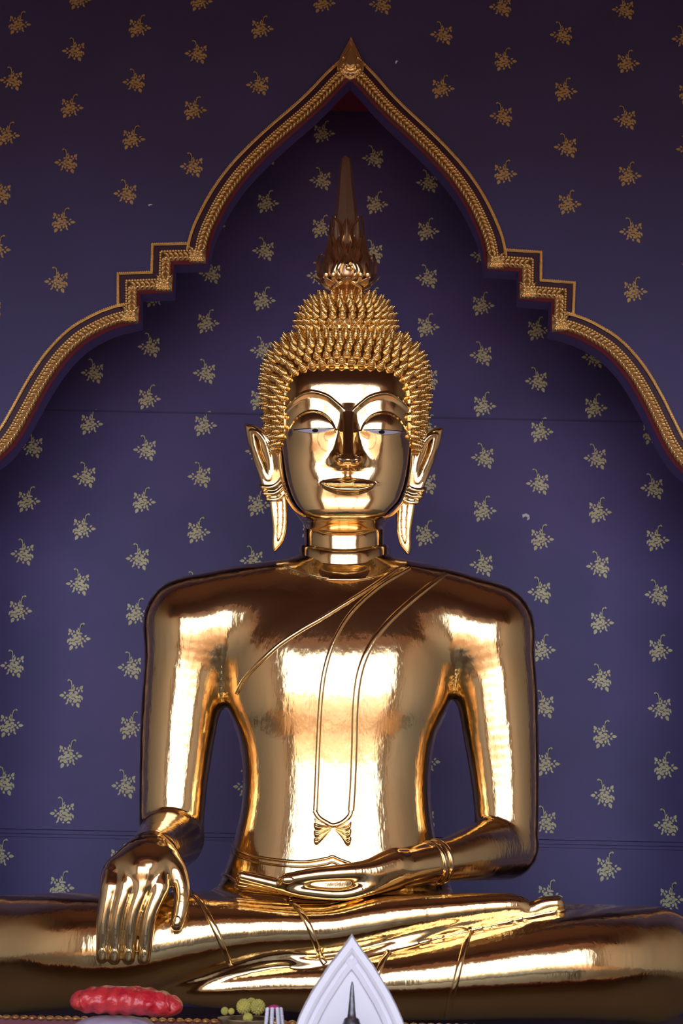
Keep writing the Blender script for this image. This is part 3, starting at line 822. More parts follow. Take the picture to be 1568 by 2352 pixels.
# front chevron and bead
v2, f2 = tube_mesh([V((x, y, q-72)) for x, y, q in ((762, 662, -58), (780, 650, -68), (797, 638, -74), (814, 650, -68), (832, 662, -58))], [PX*5]*5, 10)
mk('flame_base_chevron', v2, f2, finial, GOLDH)
v2, f2 = lathe([(1*PX, -10*PX), (8*PX, -6*PX), (11*PX, 0), (8*PX, 6*PX), (4*PX, 11*PX), (.5*PX, 18*PX)], 16, V((800, 617, FQ(617)-64)))
mk('flame_bead', v2, f2, finial, GOLDH)
v2, f2 = lathe([(64*PX*.55, -14*PX), (36*PX, -8*PX), (30*PX, 0), (44*PX, 10*PX), (50*PX, 18*PX), (30*PX, 24*PX)], 32, V((796, 674, FQ(674))))
mk('flame_cup', v2, f2, finial, GOLDSP)

# ================================================================== SETTING
YP, YI = 8.35, 9.60          # arch panel face, back wall
HT = 9.6; XW = 7.0; YF = -1.6
# --- stencil motif (outline blobs in a 60 x 66 box, y down)
def leaf(cxx, cy, L, W, a, tipped=True):
    L *= 1.0; W *= 1.06
    pts = []; n = 9
    for k in range(n):
        t = 2*math.pi*k/n; r_ = 1.0
        x = L*math.cos(t); y = W*math.sin(t)
        if tipped and k == 0: x *= 1.35
        pts.append((cxx+x*math.cos(a)-y*math.sin(a), cy+x*math.sin(a)+y*math.cos(a)))
    return pts
MOT = [leaf(*t) for t in [
 (-25, 7, 5, 3.4, math.pi), (-19, 1, 3, 2.2, 3.9), (-18, 12, 3.2, 2.2, 2.4), (-12, 7, 3.4, 2.6, 3.1), (-11, 17, 4, 2.4, 1.9), (-13, 24, 3.5, 2, 2.3),
 (-6, 2, 4.5, 3, -.4), (-7, 10, 5, 3.2, .9), (1, 6, 5.5, 3.6, -.2), (6, 0, 5, 3, .6), (8, 10, 4.5, 3.6, .4), (0, 14, 4, 2.6, .1), (-5, 19, 3.6, 2.6, 1.4),
 (6, 19, 6.5, 3.8, -.5), (15, 9, 4, 2.6, 1.6), (15, 18, 3.6, 2.8, .9), (0, 27, 3.2, 2.4, 1.3), (12, 28, 5.5, 3.8, 1.15), (20, 12, 4.5, 2.2, 1.3),
 (8, -9, 3, 2.2, -1.0), (17, -11, 4.5, 3.4, -1.0), (19, -4, 3, 2, 1.2), (12, -4, 3.2, 2.2, 1.8), (-2, -5, 4.5, 2.6, -.3), (1, -10, 3, 2, -1.4), (-8, -5, 3.2, 2, 2.9)]]
stem = [(-3, -6), (-3.5, -14), (-4.5, -21), (-6, -27), (-10, -29), (-12, -28), (-10.5, -26.5), (-7.5, -25), (-6, -20), (-5.2, -13), (-5.5, -6)]
MOT.append(stem); MOT.append(leaf(-12.5, -28, 2.8, 1.9, 2.6)); MOT.append(leaf(-1.5, -15, 3, 1.4, -1.2))
def motif(mb, X, Z, Yw, s, flip, mi):
    for pl in MOT:
        pts = [(X+(-x if flip else x)*s, Yw-.0015, Z-(y-5)*s) for x, y in pl]
        if flip: pts = pts[::-1]
        n = len(pts); mb.add([(sum(p[0] for p in pts)/n, Yw-.0015, sum(p[2] for p in pts)/n)]+pts, [(0, 1+i, 1+(i+1) % n) for i in range(n)], mi)
sI = float(P(1111, 1200, YI)[0]-P(980, 1200, YI)[0])          # stencil spacing across
dzI = float(P(1240, 1112, YI)[2]-P(1240, 1235, YI)[2])
z_even = float(P(1110, 1170, YI)[2]); z_odd = float(P(1240, 1173, YI)[2])
ms_ = sI/131
# --- back wall
mb = MB(); zi = 7.95
cl = float(P(784, 255, YI)[2])                                # niche ceiling height
mb.box((-XW, YI, 0), (XW, YI+.2, cl))
for i in range(-8, 8):
    X = (i+.5)*sI
    par = i % 2
    zz0 = z_even + (dzI/2 if par else 0)
    for j in range(-12, 18):
        Z = zz0+j*dzI
        if not (.3 < Z < cl-.1): continue
        if Z < float(P(784, 1912, YI)[2])+.06: Z -= .088      # the pattern restarts below the dado rail
        motif(mb, X+random.uniform(-.01, .01), Z+random.uniform(-.01, .01), YI, ms_*.98, (j+i) % 2 == 0, 1)
# paint chip
c0 = P(1208, 1187, YI); mb.add([(c0[0]+x*ms_, YI-.002, c0[2]+z*ms_) for x, z in ((-9, 5), (0, 8), (7, 4), (8, -5), (2, -9), (3, -1), (-2, 1), (-8, -3))], [(0, 1, 5, 6), (1, 2, 3, 5), (3, 4, 5), (0, 6, 7)], 2)
mb.obj('wall_back', None, [PURPLE, MOTIF, CHIP], False, 'structure')
# wall joints
z1 = float(P(784, 955, YI)[2]); z2 = float(P(784, 1912, YI)[2])
mb = MB(); mb.box((-XW, YI-.006, z1-.006), (XW, YI+.01, z1+.006)); mb.obj('trim_1', None, PURPLE2, False, 'structure')
mb = MB(); mb.box((-XW, YI-.035, z2-.02), (XW, YI, z2+.022)); mb.box((-XW, YI-.022, z2-.048), (XW, YI, z2-.024)); mb.box((-XW, YI-.012, z2-.070), (XW, YI, z2-.052))
mb.obj('trim_2', None, PURPLE, False, 'structure')

# --- arch curve (left half in px, mirrored about X=0)
def half(pts, closed_top=True):
    W = [P(x, y, YP) for x, y in pts]; return [(w[0], w[2]) for w in W]
def smoothpath(segs):
    out = []
    for kind, pts in segs:
        p = spline(pts, 8) if kind == 's' else np.asarray(pts, float)
        out += [tuple(q) for q in (p if not out else p[1:])]
    return out
main_px = smoothpath([
 ('s', [(800, 164), (770, 192), (738, 226), (698, 264), (648, 307), (598, 353), (551, 403), (513, 456), (484, 510), (468, 550), (460, 590)]),
 ('l', [(460, 590), (381, 592), (379, 656), (303, 659), (303, 728)]),
 ('s', [(303, 728), (268, 736), (230, 751), (180, 781), (132, 830), (92, 890), (60, 948), (30, 1000), (-5, 1040), (-50, 1066), (-90, 1078)]),
 ('l', [(-90, 1078), (-90, 1130), (-110, 1300), (-160, 2700)])])
L = half(main_px)
x0 = 0.0
L[0] = (0.0, L[0][1])
Lfull = [(-x, z) for x, z in L[::-1]][:-1]+L      # right foot -> apex -> left foot
path = np.array(Lfull)
def offset(path, d):
    n = len(path); out = []
    for i in range(n):
        t0 = path[i]-path[i-1] if i > 0 else path[1]-path[0]; t1 = path[i+1]-path[i] if i < n-1 else path[-1]-path[-2]
        t0 = t0/(np.linalg.norm(t0)+1e-9); t1 = t1/(np.linalg.norm(t1)+1e-9)
        n0 = np.array([t0[1], -t0[0]]); n1 = np.array([t1[1], -t1[0]]); m_ = n0+n1; m_ /= np.linalg.norm(m_)+1e-9
        k = d/max(m_@n0, .35); out.append(path[i]+m_*k)
    return np.array(out)
# direction check: +offset must be outwards (away from the opening)
tst = offset(path, .05); mid = len(path)//2
SGN = 1 if tst[mid][1] > path[mid][1] else -1
U = .0026                                         # metres per px on the panel
def sweep(name, prof, parent, m, smooth=False):
    """prof: (offset px outward, height px towards the hall)"""
    lines = [offset(path, SGN*o*U) for o, h in prof]; n = len(path); vs = []; fs = []
    for li, (o, h) in enumerate(prof):
        for p in lines[li]: vs.append((p[0], YP-h*U, p[1]))
    for a in range(len(prof)-1):
        for i in range(n-1): fs.append((a*n+i, a*n+i+1, (a+1)*n+i+1, (a+1)*n+i))
    return mk(name, vs, fs, parent, m, smooth)
arch = thing('arch_moulding', 'gilded pointed arch moulding of braided leaves on the purple wall around the niche', 'moulding', (0, YP, 0.3))
# panel with opening
hole = offset(path, -SGN*21*U)
cu = D.curves.new('c', 'CURVE'); cu.dimensions = '2D'; cu.fill_mode = 'BOTH'; cu.extrude = .06
zf = 0.0
outer = [(hole[0][0], 0.0)] + [tuple(p) for p in hole if p[1] > .02] + [(hole[-1][0], 0.0), (-XW, 0.0), (-XW, HT), (XW, HT), (XW, 0.0)]
sp = cu.splines.new('POLY'); sp.points.add(len(outer)-1)
for i, p in enumerate(outer): sp.points[i].co = (p[0], p[1], 0, 1)
sp.use_cyclic_u = True
co = D.objects.new('c', cu); COL.objects.link(co); bpy.context.view_layer.update()
pm = D.meshes.new_from_object(co.evaluated_get(bpy.context.evaluated_depsgraph_get())); D.objects.remove(co); D.curves.remove(cu)
pv = [(v.co.x, YP+.062-v.co.z*1.0, v.co.y) for v in pm.vertices]
mb = MB()
for p in pm.polygons:
    isflat = abs(p.normal.z) > .5
    mb.add([pv[i] for i in p.vertices], [tuple(range(len(p.vertices)))], 0 if isflat else 3)
sP, dzP = sI, dzI*1.0
zP0 = float(P(1152, 395, YP)[2])                # reference motif rows on the panel
zP1 = float(P(1297, 335, YP)[2])
dzP = float(P(1440, 140, YP)[2]-P(1440, 665, YP)[2])/4
spP = .972*float(P(1297, 205, YP)[0]-P(1152, 205, YP)[0])
outer_line = offset(path, SGN*46*U)
def in_arch(x, z):
    x = abs(x)
    pl = [(abs(p[0]), p[1]) for p in outer_line[len(outer_line)//2:]]
    # inside opening if z below curve at x
    zs = []
    for (xa, za), (xb, zb) in zip(pl[:-1], pl[1:]):
        if (xa-x)*(xb-x) <= 0: zs.append(max(za, zb))
    if not zs: return x < pl[-1][0]
    return z < max(zs)
for i in range(-9, 9):
    k0 = abs(i+.5)-.5; par = int(k0) % 2
    X = (i+.5)*spP
    zb = (zP0 if par == 0 else zP1)
    # columns alternate by half a step; 2.5 columns out is the reference
    zb = zP0 if (int(k0) % 2 == 0) else zP1
    for j in range(-26, 10):
        Z = zb+j*dzP
        if not (.3 < Z < HT-.2): continue
        if in_arch(abs(X)-.07, Z-.12) or in_arch(abs(X), Z-.1) or in_arch(abs(X)+.02, Z-.1): continue
        motif(mb, X+random.uniform(-.01, .01), Z+random.uniform(-.01, .01), YP, spP/143*.98, (j+i) % 2 == 0, 1)
for (x, y, s1, s2) in ((910, 143, 4, 9), (345, 471, 7, 4)):
    c0 = P(x, y, YP); mb.add([(c0[0]-s1*U*.5, YP-.002, c0[2]-s2*U*.7), (c0[0]+s1*U*.3, YP-.002, c0[2]-s2*U*.1), (c0[0]+s1*U, YP-.002, c0[2]+s2*U*.4), (c0[0], YP-.002, c0[2]+s2*U*.6), (c0[0]-s1*U*.8, YP-.002, c0[2]+s2*U*.1)], [(0, 1, 2, 3, 4)], 2)
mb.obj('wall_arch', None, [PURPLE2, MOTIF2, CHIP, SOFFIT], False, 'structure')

sweep('red_fillet', [(-21, 0), (-21, 3), (-15, 10), (-15, 0)], arch, REDP)
sweep('maroon_band', [(14, 0), (14, 5), (29, 5), (29, 0)], arch, MAROON)
# braided band: rounded bed + leaves
bed = [(-15, 0), (-15, 7), (-12, 10), (-6, 12), (2, 12), (8, 11), (9, 8), (11, 8), (12, 12), (15, 12), (16, 0)]
sweep('braid_bed', bed, arch, GILTD, True)
def along(path, step):
    s = np.concatenate([[0], np.cumsum(np.linalg.norm(np.diff(path, axis=0), axis=1))]); n = int(s[-1]/step)
    for i in range(n):
        d = (i+.5)*s[-1]/n; x = np.interp(d, s, path[:, 0]); z = np.interp(d, s, path[:, 1])
        d2 = min(d+.004, s[-1]); d1 = max(d-.004, 0)
        t = np.array([np.interp(d2, s, path[:, 0])-np.interp(d1, s, path[:, 0]), np.interp(d2, s, path[:, 1])-np.interp(d1, s, path[:, 1])]); t /= np.linalg.norm(t)+1e-9
        yield x, z, t
# unit leaf (elongated, ridged)
def unit_leaf():
    vs = [(0, 0, 0)]; fs = []
    N = 8; ring1 = []; 
    out = []
    for (r_, h) in ((.55, .85), (1.0, 0.0)):
        for k in range(N):
            a = 2*math.pi*k/N; out.append((math.cos(a)*r_*(1.25 if k == 0 else 1), math.sin(a)*r_, h))
    vs = [(0, 0, 1.0)]+out
    for k in range(N): fs.append((0, 1+k, 1+(k+1) % N))
    for k in range(N): fs.append((1+k, 1+N+k, 1+N+(k+1) % N, 1+(k+1) % N))
    return vs, fs
lv, lf = unit_leaf()
rosL = [P(455, 590, YP), P(378, 655, YP), P(301, 727, YP)]
ros = [(p[0], p[2]) for p in rosL]+[(-p[0], p[2]) for p in rosL]
zmin_vis = 3.2
mb = MB()
up_is = SGN
for x, z, t in along(path, 12*U):
    if z < 1.0: continue
    if any((x-a)**2+(z-b)**2 < (17*U)**2 for a, b in ros): continue
    nrm = np.array([t[1], -t[0]])*SGN
    up = t if t[1] > 0 else -t
    if abs(t[1]) < .05: up = t if (x > 0) == (t[0] < 0) else -t
    for sd in (-1, 1):
        off = -1.5+sd*6.0
        c = np.array([x, z])+nrm*off*U; ang = .62*sd
        dirv = up*math.cos(ang)-nrm*math.sin(ang)      # leaves meet in a chevron
        per = np.array([-dirv[1], dirv[0]])
        mb.add([(c[0]+(v[0]*9.0*dirv[0]+v[1]*4.3*per[0])*U, YP-(9+v[2]*9.5)*U, c[1]+(v[0]*9.0*dirv[1]+v[1]*3.9*per[1])*U) for v in lv], lf)
mb.obj('leaf_braid', arch, GILT, True)
# small scallops on the outer lip of the band
mb = MB()
for x, z, t in along(offset(path, SGN*13*U), 7*U):
    if z < 1.0: continue
    mb.add([(x+(v[0]*3.2*t[0]-v[1]*3*t[1])*U, YP-(11+v[2]*3)*U, z+(v[0]*3.2*t[1]+v[1]*3*t[0])*U) for v in lv], lf)
mb.obj('scallop_edge', arch, GILT, True)
# outer bead rail
sweep('bead_rail', [(30, 0), (30, 8), (32, 10), (33.5, 7), (35, 7), (37, 7), (37, 0)], arch, GILT)
mb = MB()
for x, z, t in along(offset(path, SGN*36*U), 5.2*U):
    if z < 1.0: continue
    mb.add([(x+(v[0]*2.3*t[0]-v[1]*2.2*t[1])*U, YP-(7+v[2]*4.5)*U, z+(v[0]*2.3*t[1]+v[1]*2.6*t[0])*U) for v in lv], lf)
mb.obj('beads', arch, GILT, True)
# rosettes
def rosette():
    mb = MB(); s = 20
    mb.box((-s*U, -13*U, -s*U), (s*U, 0, s*U))
    for k in range(8):
        a = math.pi/4*k+math.pi/4*0; big = k % 2
        R = 9 if not big else 13; dv = (math.cos(a), math.sin(a)); pv_ = (-dv[1], dv[0])
        mb.add([((dv[0]*R+v[0]*(8.5 if big else 7)*dv[0]+v[1]*4.6*pv_[0])*U, -(12+v[2]*(8 if big else 7))*U, (dv[1]*R+v[0]*(8.5 if big else 7)*dv[1]+v[1]*4.6*pv_[1])*U) for v in lv], lf)
    for sx in (-1, 1):                         # lobes along the lower edge
        for dx in (6, 14):
            mb.add([((sx*dx+v[0]*4.6)*U, -(12+v[2]*8)*U, (-17+v[1]*5)*U) for v in lv], lf)
        mb.add([((sx*15+v[0]*8*sx*.8)*U, -(12+v[2]*9)*U, (15+v[1]*4+v[0]*6)*U) for v in lv], lf)
    mb.add([(v[0]*5*U, -(17+v[2]*7)*U, v[1]*5*U) for v in lv], lf)
    return mb
proto = None
for (a, b) in ros:
    if proto is None:
        proto = rosette().obj('rosette', None, GILT, True); o = proto
    else: o = proto.copy(); COL.objects.link(o)
    o.location = (a, YP, b-.0); o.parent = arch; o.matrix_parent_inverse = arch.matrix_world.inverted()
# apex ornament: layered pointed leaf
def slab_leaf(pts, h0, h1, cxz):
    n = len(pts); vs = []; fs = []
    for k, (f, h) in enumerate(((1, h0), (1, h1*.7+h0*.3), (.9, h1))):
        for x, z in pts: vs.append((cxz[0]+x*f*U, YP-h*U, cxz[1]+z*f*U*1.4))
    for k in range(2):
        for i in range(n): fs.append((k*n+i, k*n+(i+1) % n, (k+1)*n+(i+1) % n, (k+1)*n+i))
    fs.append(tuple(2*n+i for i in range(n))); return vs, fs
ap = P(807, 146, YP); apc = (0.0, ap[2])
apo = MB()
shape = [(0, 52), (12, 30), (24, 12), (33, -6), (34, -18), (27, -28), (12, -34), (0, -38), (-12, -34), (-27, -28), (-34, -18), (-33, -6), (-24, 12), (-12, 30)]
for f, a, b in ((1, 0, 14), (.8, 12, 18), (.58, 16, 22), (.36, 20, 27)):
    v2, f2 = slab_leaf([(x*f, z*f-(1-f)*6) for x, z in shape], a, b, apc); apo.add(v2, f2)
for f, hh in ((.93, 14), (.70, 19), (.48, 23)):
    pl = [(apc[0]+x*f*U, YP-(hh+1)*U, apc[1]+(z*f-(1-f)*6)*U*1.4) for x, z in shape[-5:]+shape[:6]]
    v2, f2 = tube_mesh(pl, [2.2*U]*len(pl), 8); apo.add(v2, f2)
for sx in (-1, 1):
    for (dx, dz, r_) in ((17, -12, 5), (13, -21, 4), (25, -22, 5), (19, 2, 4)):
        apo.add([(apc[0]+(sx*dx+v[0]*r_)*U, YP-(18+v[2]*8)*U, apc[1]+(dz*1.4+v[1]*r_)*U) for v in lv], lf)
for k in range(4): apo.add([(apc[0]+v[0]*(14-k)*U, YP-(20+v[2]*6-k)*U, apc[1]+(-18-8*k+v[1]*2.5)*U) for v in lv], lf)
apo.obj('apex_ornament', arch, GILT, False)

# --- niche ceiling, hall shell
mb = MB(); mb.box((-XW, YP+.13, cl), (XW, YI+.2, cl+.15)); mb.obj('ceiling_niche', None, REDC, False, 'structure')
mb = MB(); mb.box((-XW, YF-.3, HT), (XW, YP+.13, HT+.2)); mb.obj('ceiling', None, CEIL, False, 'structure')
mb = MB(); mb.box((-XW, YF-.3, -.2), (XW, YI+.2, 0)); mb.obj('floor', None, FLOORM, False, 'structure')
mb = MB(); mb.box((-XW, YF-.3, 0), (XW, 2.6, .012)); mb.obj('floor_porch', None, PORCH, False, 'structure')
for s_, nm in ((-1, 'wall_left'), (1, 'wall_right')):
    mb = MB(); mb.box((min(s_*XW, s_*(XW+.25)), YF-.3, 0), (max(s_*XW, s_*(XW+.25)), YI+.2, HT)); mb.obj(nm, None, SIDEW, False, 'structure')
mb = MB(); mb.box((-XW, 2.9, 5.75), (XW, 3.3, HT)); mb.obj('ceiling_shade_beam', None, CEIL, False, 'structure')  # unseen beam, added to keep daylight off the upper arch panel
OW, OH = 5.6, 7.2                                # daylight opening behind the camera
mb = MB(); mb.box((-XW, YF-.3, 0), (-OW, YF, HT)); mb.box((OW, YF-.3, 0), (XW, YF, HT)); mb.box((-OW, YF-.3, OH), (OW, YF, HT))
mb.obj('wall_front', None, SIDEW, False, 'structure')
mb = MB(); mb.box((-30, -40, -.25), (30, YF-.3, -.05)); mb.obj('floor_terrace', None, TERR, False, 'structure')
for sx in (-1, 1):  # unseen columns, added so the gold reflects a coral streak
    v2, f2 = lathe([(.22, 0), (.22, .3), (.17, .35), (.16, OH-.3), (.2, OH-.2), (.2, OH)], 24, (sx*2.0, YF-.9, -.05))
    o = mk('added_pillar', v2, f2, None, PILLAR); tag(o, 'round vermilion pillar behind the viewer for a coral streak reflected in the gold, %s side' % ('left' if sx < 0 else 'right'), 'added_pillar', 'added reflection pillars')

# ================================================================== PEDESTAL, ALTAR, OFFERINGS
zp = .978
mb = MB(); mb.box((-2.35, 6.42, 0), (2.35, 8.2, zp-.10))
ped = thing('pedestal', 'red and gold cloth-covered pedestal carrying the seated golden statue', 'pedestal', (0, 7.2, 0))
mb.obj('plinth', ped, REDCL)
def rounded_slab(x0, x1, y0, y1, z0, z1, r, name, parent, m):
    bm = bmesh.new(); bmesh.ops.create_cube(bm, size=1)
    for v in bm.verts: v.co = Vector(((x0+x1)/2+v.co.x*(x1-x0), (y0+y1)/2+v.co.y*(y1-y0), (z0+z1)/2+v.co.z*(z1-z0)))
    bmesh.ops.bevel(bm, geom=bm.edges[:], offset=r, segments=4, affect='EDGES', profile=.6)
    me = D.meshes.new(name); bm.to_mesh(me); bm.free(); return link(name, me, parent, m, True)
rounded_slab(-2.3, 2.3, 6.45, 8.15, zp-.10, zp, .03, 'seat_cushion', ped, SEATB)
mb = MB()
for k in range(120):
    x = -2.25+k*4.5/119
    mb.add([(x+v[0]*.019, 6.455-v[2]*.02, zp+.080+v[1]*.012) for v in lv], lf)
mb.obj('gold_fringe', ped, BROC, True)
mb = MB(); mb.box((-2.3, 6.455, zp-.06), (2.3, 6.475, zp+.082)); mb.obj('red_lip', ped, REDP)

zt = 1.0
tb = thing('altar_table', 'dark lacquered altar table below the statue holding the offerings', 'table', (0, 5.1, 0))
mb = MB(); mb.box((-1.6, 4.45, zt-.06), (1.6, 5.75, zt)); mb.obj('tabletop', tb, TABLE)
for sx in (-1, 1):
    for sy in (4.55, 5.65):
        mb = MB(); mb.box((sx*1.5-.05, sy-.05, 0), (sx*1.5+.05, sy+.05, zt-.06)); mb.obj('leg', tb, TABLE)

# white leaf-shaped plaque
YM = 4.75
plq = thing('leaf_plaque', 'white pointed leaf-shaped plaque with stepped border in front of the statue', 'plaque', (0, YM, zt))
prof = [(808, 2145), (822, 2167), (838, 2190), (858, 2217), (878, 2250), (896, 2280), (912, 2312), (924, 2340), (932, 2368)]
zs = [P(x, y, YM) for x, y in prof]; tx = float(P(808, 2145, YM)[0])
pw = [(float(p[0])-tx, float(p[2])) for p in zs]+[]
xl = pw[-1][0]; pw += [(xl+.012, zt+.10), (xl+.005, zt+.06), (xl-.03, zt+.035), (xl-.03, zt)]
def leafslab(scale_d, y0, y1, name, bev=.004):
    # inward offset by scale_d of the pointed outline
    pts = [(x, z) for x, z in pw]; full = pts+[(-x, z) for x, z in pts[::-1][:-1]]
    A = np.array(full); n = len(A)
    if scale_d:
        out = []
        for i in range(n):
            a, b, c = A[i-1], A[i], A[(i+1) % n]; t0 = (b-a)/np.linalg.norm(b-a+1e-9); t1 = (c-b)/(np.linalg.norm(c-b)+1e-9)
            n0 = np.array([-t0[1], t0[0]]); n1 = np.array([-t1[1], t1[0]]); m_ = n0+n1; m_ /= np.linalg.norm(m_)+1e-9
            k = scale_d/max(m_@n0, .3); out.append(b-m_*k if False else b+m_*k*LS)
        A = np.array(out); A[:, 1] = np.maximum(A[:, 1], zt)
    vs = [(tx+p[0], y1, p[1]) for p in A]+[(tx+p[0], y0+bev, p[1]) for p in A]
    cz = A[:, 1].mean()
    vs += [(tx+p[0]*(1-bev*3), y0, cz+(p[1]-cz)*(1-bev*1.5)) for p in A]
    fs = [tuple(range(n))]
    for k in range(2):
        for i in range(n): fs.append((k*n+i, k*n+(i+1) % n, (k+1)*n+(i+1) % n, (k+1)*n+i))
    return vs, fs, n, A
A = np.array([(x, z) for x, z in pw]+[(-x, z) for x, z in pw[::-1][:-1]])
area = sum(A[i-1][0]*A[i][1]-A[i][0]*A[i-1][1] for i in range(len(A)))
LS = 1 if area > 0 else -1
def ringslab(d0, d1, y0, y1, name, m=WHITE):
    _, _, n, A0 = leafslab(d0, 0, 0, ''); _, _, _, A1 = leafslab(d1, 0, 0, '')
    vs = []
    for AA, y in ((A0, y1), (A0, y0+.002), (A0*.999+A1*.001, y0), (A1, y0+.001), (A1, y1)):
        vs += [(tx+p[0], y, p[1]) for p in AA]
    fs = []
    for k in range(4):
        for i in range(n): fs.append((k*n+i, k*n+(i+1) % n, (k+1)*n+(i+1) % n, (k+1)*n+i))
    return mk(name, vs, fs, plq, m, smooth=False)
v2, f2, n_, _ = leafslab(0, YM-.03, YM+.05, ''); f2.append(tuple(2*n_+i for i in range(n_))); mk('plaque_body', v2, f2, plq, WHITE, smooth=False)
pf = [(0, -.03), (.004, -.045), (.022, -.05), (.03, -.046), (.036, -.038), (.046, -.036), (.05, -.043), (.062, -.04), (.066, -.031)]
Rl = [leafslab(d, 0, 0, '')[3] for d, _ in pf]; vs = []; fs = []
for (d, y), AA in zip(pf, Rl): vs += [(tx+p[0], YM+y, p[1]) for p in AA]
n_ = len(Rl[0])
for k in range(len(pf)-1):
    for i in range(n_): fs.append((k*n_+i, k*n_+(i+1) % n_, (k+1)*n_+(i+1) % n_, (k+1)*n_+i))
mk('plaque_border', vs, fs, plq, WHITE, smooth=False)
# pewter spike
spz = lambda y: float(P(808, y, YM-.16)[2]); sx_ = float(P(808, 2300, YM-.16)[0]); u2 = .00141
pr = [(.035, zt), (.05, zt+.01), (.05, zt+.03), (.03, zt+.045), (.034, spz(2358)), (24*u2*.8, spz(2350)), (22*u2*.75, spz(2340)), (10*u2, spz(2336)), (8*u2, spz(2320)), (6.5*u2, spz(2300)), (5*u2, spz(2280)), (3.5*u2, spz(2264)), (1.5*u2, spz(2256)), (.2*u2, spz(2254))]
v2, f2 = lathe([(r_, z) for r_, z in pr], 12, (sx_, YM-.16, 0)); o = mk('pewter_spire', v2, f2, None, PEWTER); tag(o, 'small dark pewter spire standing in front of the white leaf-shaped plaque', 'ornament')

# lilac cushion and red satin bundle
def blob(name, c, s, m, n=2.6, parent=None, ripple=0, seed=0, k=1, res=40):
    vs = []; fs = []; rnd = random.Random(seed); ph = rnd.random()*6
    for i in range(res//2+1):
        la = math.pi*(i/(res//2)-.5)
        for j in range(res):
            lo_ = 2*math.pi*j/res; f = lambda v: math.copysign(abs(v)**(2/n), v)
            x = f(math.cos(la))*f(math.cos(lo_)); y = f(math.cos(la))*f(math.sin(lo_)); z = f(math.sin(la))
            rr = 1+ripple*math.sin(k*lo_+ph+3*la)*math.cos(la)
            vs.append((c[0]+s[0]*x*rr, c[1]+s[1]*y*rr, c[2]+s[2]*z*rr))
    for i in range(res//2):
        for j in range(res): fs.append((i*res+j, i*res+(j+1) % res, (i+1)*res+(j+1) % res, (i+1)*res+j))
    return mk(name, vs, fs, parent, m)
YB = 5.2
a = P(265, 2334, YB); hz = (float(a[2])-zt)/2
o = blob('lilac_cushion', (float(a[0]), YB, zt+hz), (.155, .13, hz), LILAC, 3.0, None, .02, 3, 9); tag(o, 'shiny lilac-grey satin cushion under the red bundle', 'cushion')
b0 = P(290, 2298, YB-.02); zb0 = float(a[2])
red = thing('red_bundle', 'glossy red pleated satin bundle lying on the lilac cushion', 'cloth', (float(b0[0]), YB, zb0))
pts = []; rad = []
xa, xb = float(P(163, 2296, YB)[0]), float(P(420, 2312, YB)[0])
vs = []; fs = []; N = 90; M = 28
za, zb_ = .0, .0
for i in range(N):
    t = i/(N-1); x = xa+(xb-xa)*t; r_ = (.043*(1-abs(2*t-1)**3.5)**.5+.006)*(1+.07*abs(math.sin(t*math.pi*9)))
    zc = float(np.interp(t, [0, .3, .6, 1], [P(163, 2298, YB)[2], P(240, 2296, YB)[2], P(320, 2298, YB)[2], P(420, 2312, YB)[2]]))
    for j in range(M):
        a_ = 2*math.pi*j/M; rr = r_*(1+.05*math.sin(3*a_+t*math.pi*16)+.03*math.sin(7*a_+5*t*math.pi))
        vs.append((x, YB-.01+rr*1.5*math.cos(a_), zc+rr*.92*math.sin(a_)))
for i in range(N-1):
    for j in range(M): fs.append((i*M+j, i*M+(j+1) % M, (i+1)*M+(j+1) % M, (i+1)*M+j))
fs.append(tuple(range(M))); fs.append(tuple((N-1)*M+j for j in range(M)))
mk('pleated_roll', vs, fs, red, REDSAT)
for k in range(9):
    t = .12+k*.095; x = xa+(xb-xa)*t; zc = float(P(290, 2299, YB)[2])
    v2, f2 = tube_mesh([(x-.008, YB-.058, zc+.022), (x, YB-.070, zc), (x+.010, YB-.060, zc-.025)], [.004, .008, .004], 8); mk('pleat', v2, f2, red, REDSAT)

# bowl with yellow flowers and jasmine garland
YW = 5.1
bc = P(566, 2352, YW)
bx = float(bc[0]); bz = float(P(566, 2338, YW)[2])
bw = .078
v2, f2 = lathe([(.05, zt), (.06, zt+.005), (.028, zt+.02), (.025, zt+.05), (bw*.9, bz-.05), (bw*1.25, bz-.005), (bw*1.3, bz), (bw*1.15, bz-.002), (bw*.8, bz-.035), (.002, bz-.04)], 36, (bx, YW, 0))
o = mk('offering_bowl', v2, f2, None, BOWL); tag(o, 'small dark carved footed bowl holding yellow flowers', 'bowl')
def pompon(name, c, r_, m, label, cat, group, seed):
    rnd = random.Random(seed); mb = MB(); v0, f0 = lathe([(.05*r_, -r_*.85), (.75*r_, -.5*r_), (.88*r_, 0), (.7*r_, .5*r_), (.05*r_, .85*r_)], 12, c); mb.add(v0, f0)
    for k in range(90):
        zz = 1-2*(k+.5)/90; rr = math.sqrt(1-zz*zz); a_ = k*2.39996
        n = Vector((rr*math.cos(a_), rr*math.sin(a_), zz)); M_ = orient(Vector(c)+n*r_*.8, n, 1, 0)
        mb.add([M_ @ Vector((v[0]*r_*.17, v[1]*r_*.17, v[2]*r_*.24)) for v in lv], lf)
    o = mb.obj(name, None, m, True); tag(o, label, cat, group); return o
G_ = 'yellow flowers in the offering bowl'
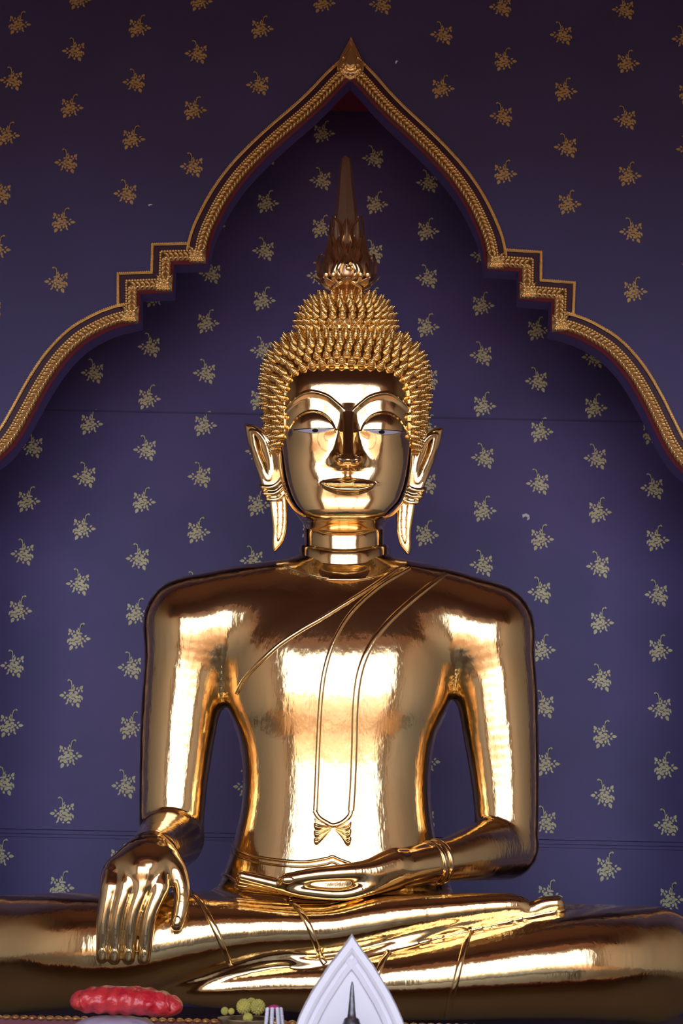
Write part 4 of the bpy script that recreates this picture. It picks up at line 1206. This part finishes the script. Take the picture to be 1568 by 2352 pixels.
for i, (x, y, r_, dy, lab) in enumerate([(516, 2322, 8.5, 0, 'leftmost small yellow flower head at the bowl edge'), (531, 2323, 7, -.01, 'tiny yellow flower head second from the left in the bowl'),
     (560, 2312, 17, .01, 'large yellow flower head at the middle of the bowl'), (592, 2313, 17, .01, 'large yellow flower head at the right of the bowl'), (541+36, 2303, 11, .04, 'yellow flower head peeking up behind the two large ones'), (569, 2338, 11, -.07, 'yellow flower head hanging over the front of the bowl')]):
    c = P(x, y, YW+dy); pompon('yellow_flower', tuple(float(v) for v in c), r_*.00155, YELL, lab, 'flower', G_, i)
# garland of jasmine: arch of buds
gl = thing('jasmine_garland', 'white jasmine bud garland with magenta top hanging beside the flower bowl', 'garland', (float(P(631, 2352, YW)[0]), YW-.06, zt))
mb = MB()
for sidx, (x0_, x1_) in enumerate(((614, 609), (625, 623), (637, 640), (645, 650))):
    for k in range(14):
        t = k/13; x = x0_+(x1_-x0_)*t; y = 2318+t*52; c = P(x, y, YW-.075-.012*math.sin(sidx*1.3))
        zc = max(float(c[2]), zt+.006)
        v0, f0 = lathe([(.001, -.006), (.0062, -.003), (.0075, .001), (.005, .005), (.001, .007)], 8, (float(c[0]), float(c[1]), zc)); mb.add(v0, f0)
mb.obj('bud_strings', gl, JASM, True)
c = P(630, 2314, YW-.06); v0, f0 = lathe([(.001, -.012), (.018, -.006), (.022, .001), (.012, .007), (.001, .009)], 16, tuple(float(v) for v in c)); mk('magenta_top', v0, f0, gl, PINK)

# ================================================================== LIGHT
w = D.worlds.new('world'); SC.world = w; w.use_nodes = True
nt = w.node_tree; bg = nt.nodes['Background']
bg.inputs['Color'].default_value = (.82, .93, 1.12, 1); bg.inputs['Strength'].default_value = 3.2

sl = D.lights.new('sun', 'SUN'); sl.energy = 2.2; sl.angle = math.radians(1.5); sl.color = (1.0, .93, .82)
so = D.objects.new('sun', sl); COL.objects.link(so); so.rotation_euler = (math.radians(-36), 0, 0); so.location = (0, -20, 30)
so.rotation_euler = Vector((.15, math.cos(math.radians(55)), -math.sin(math.radians(55)))).to_track_quat('-Z', 'Y').to_euler()
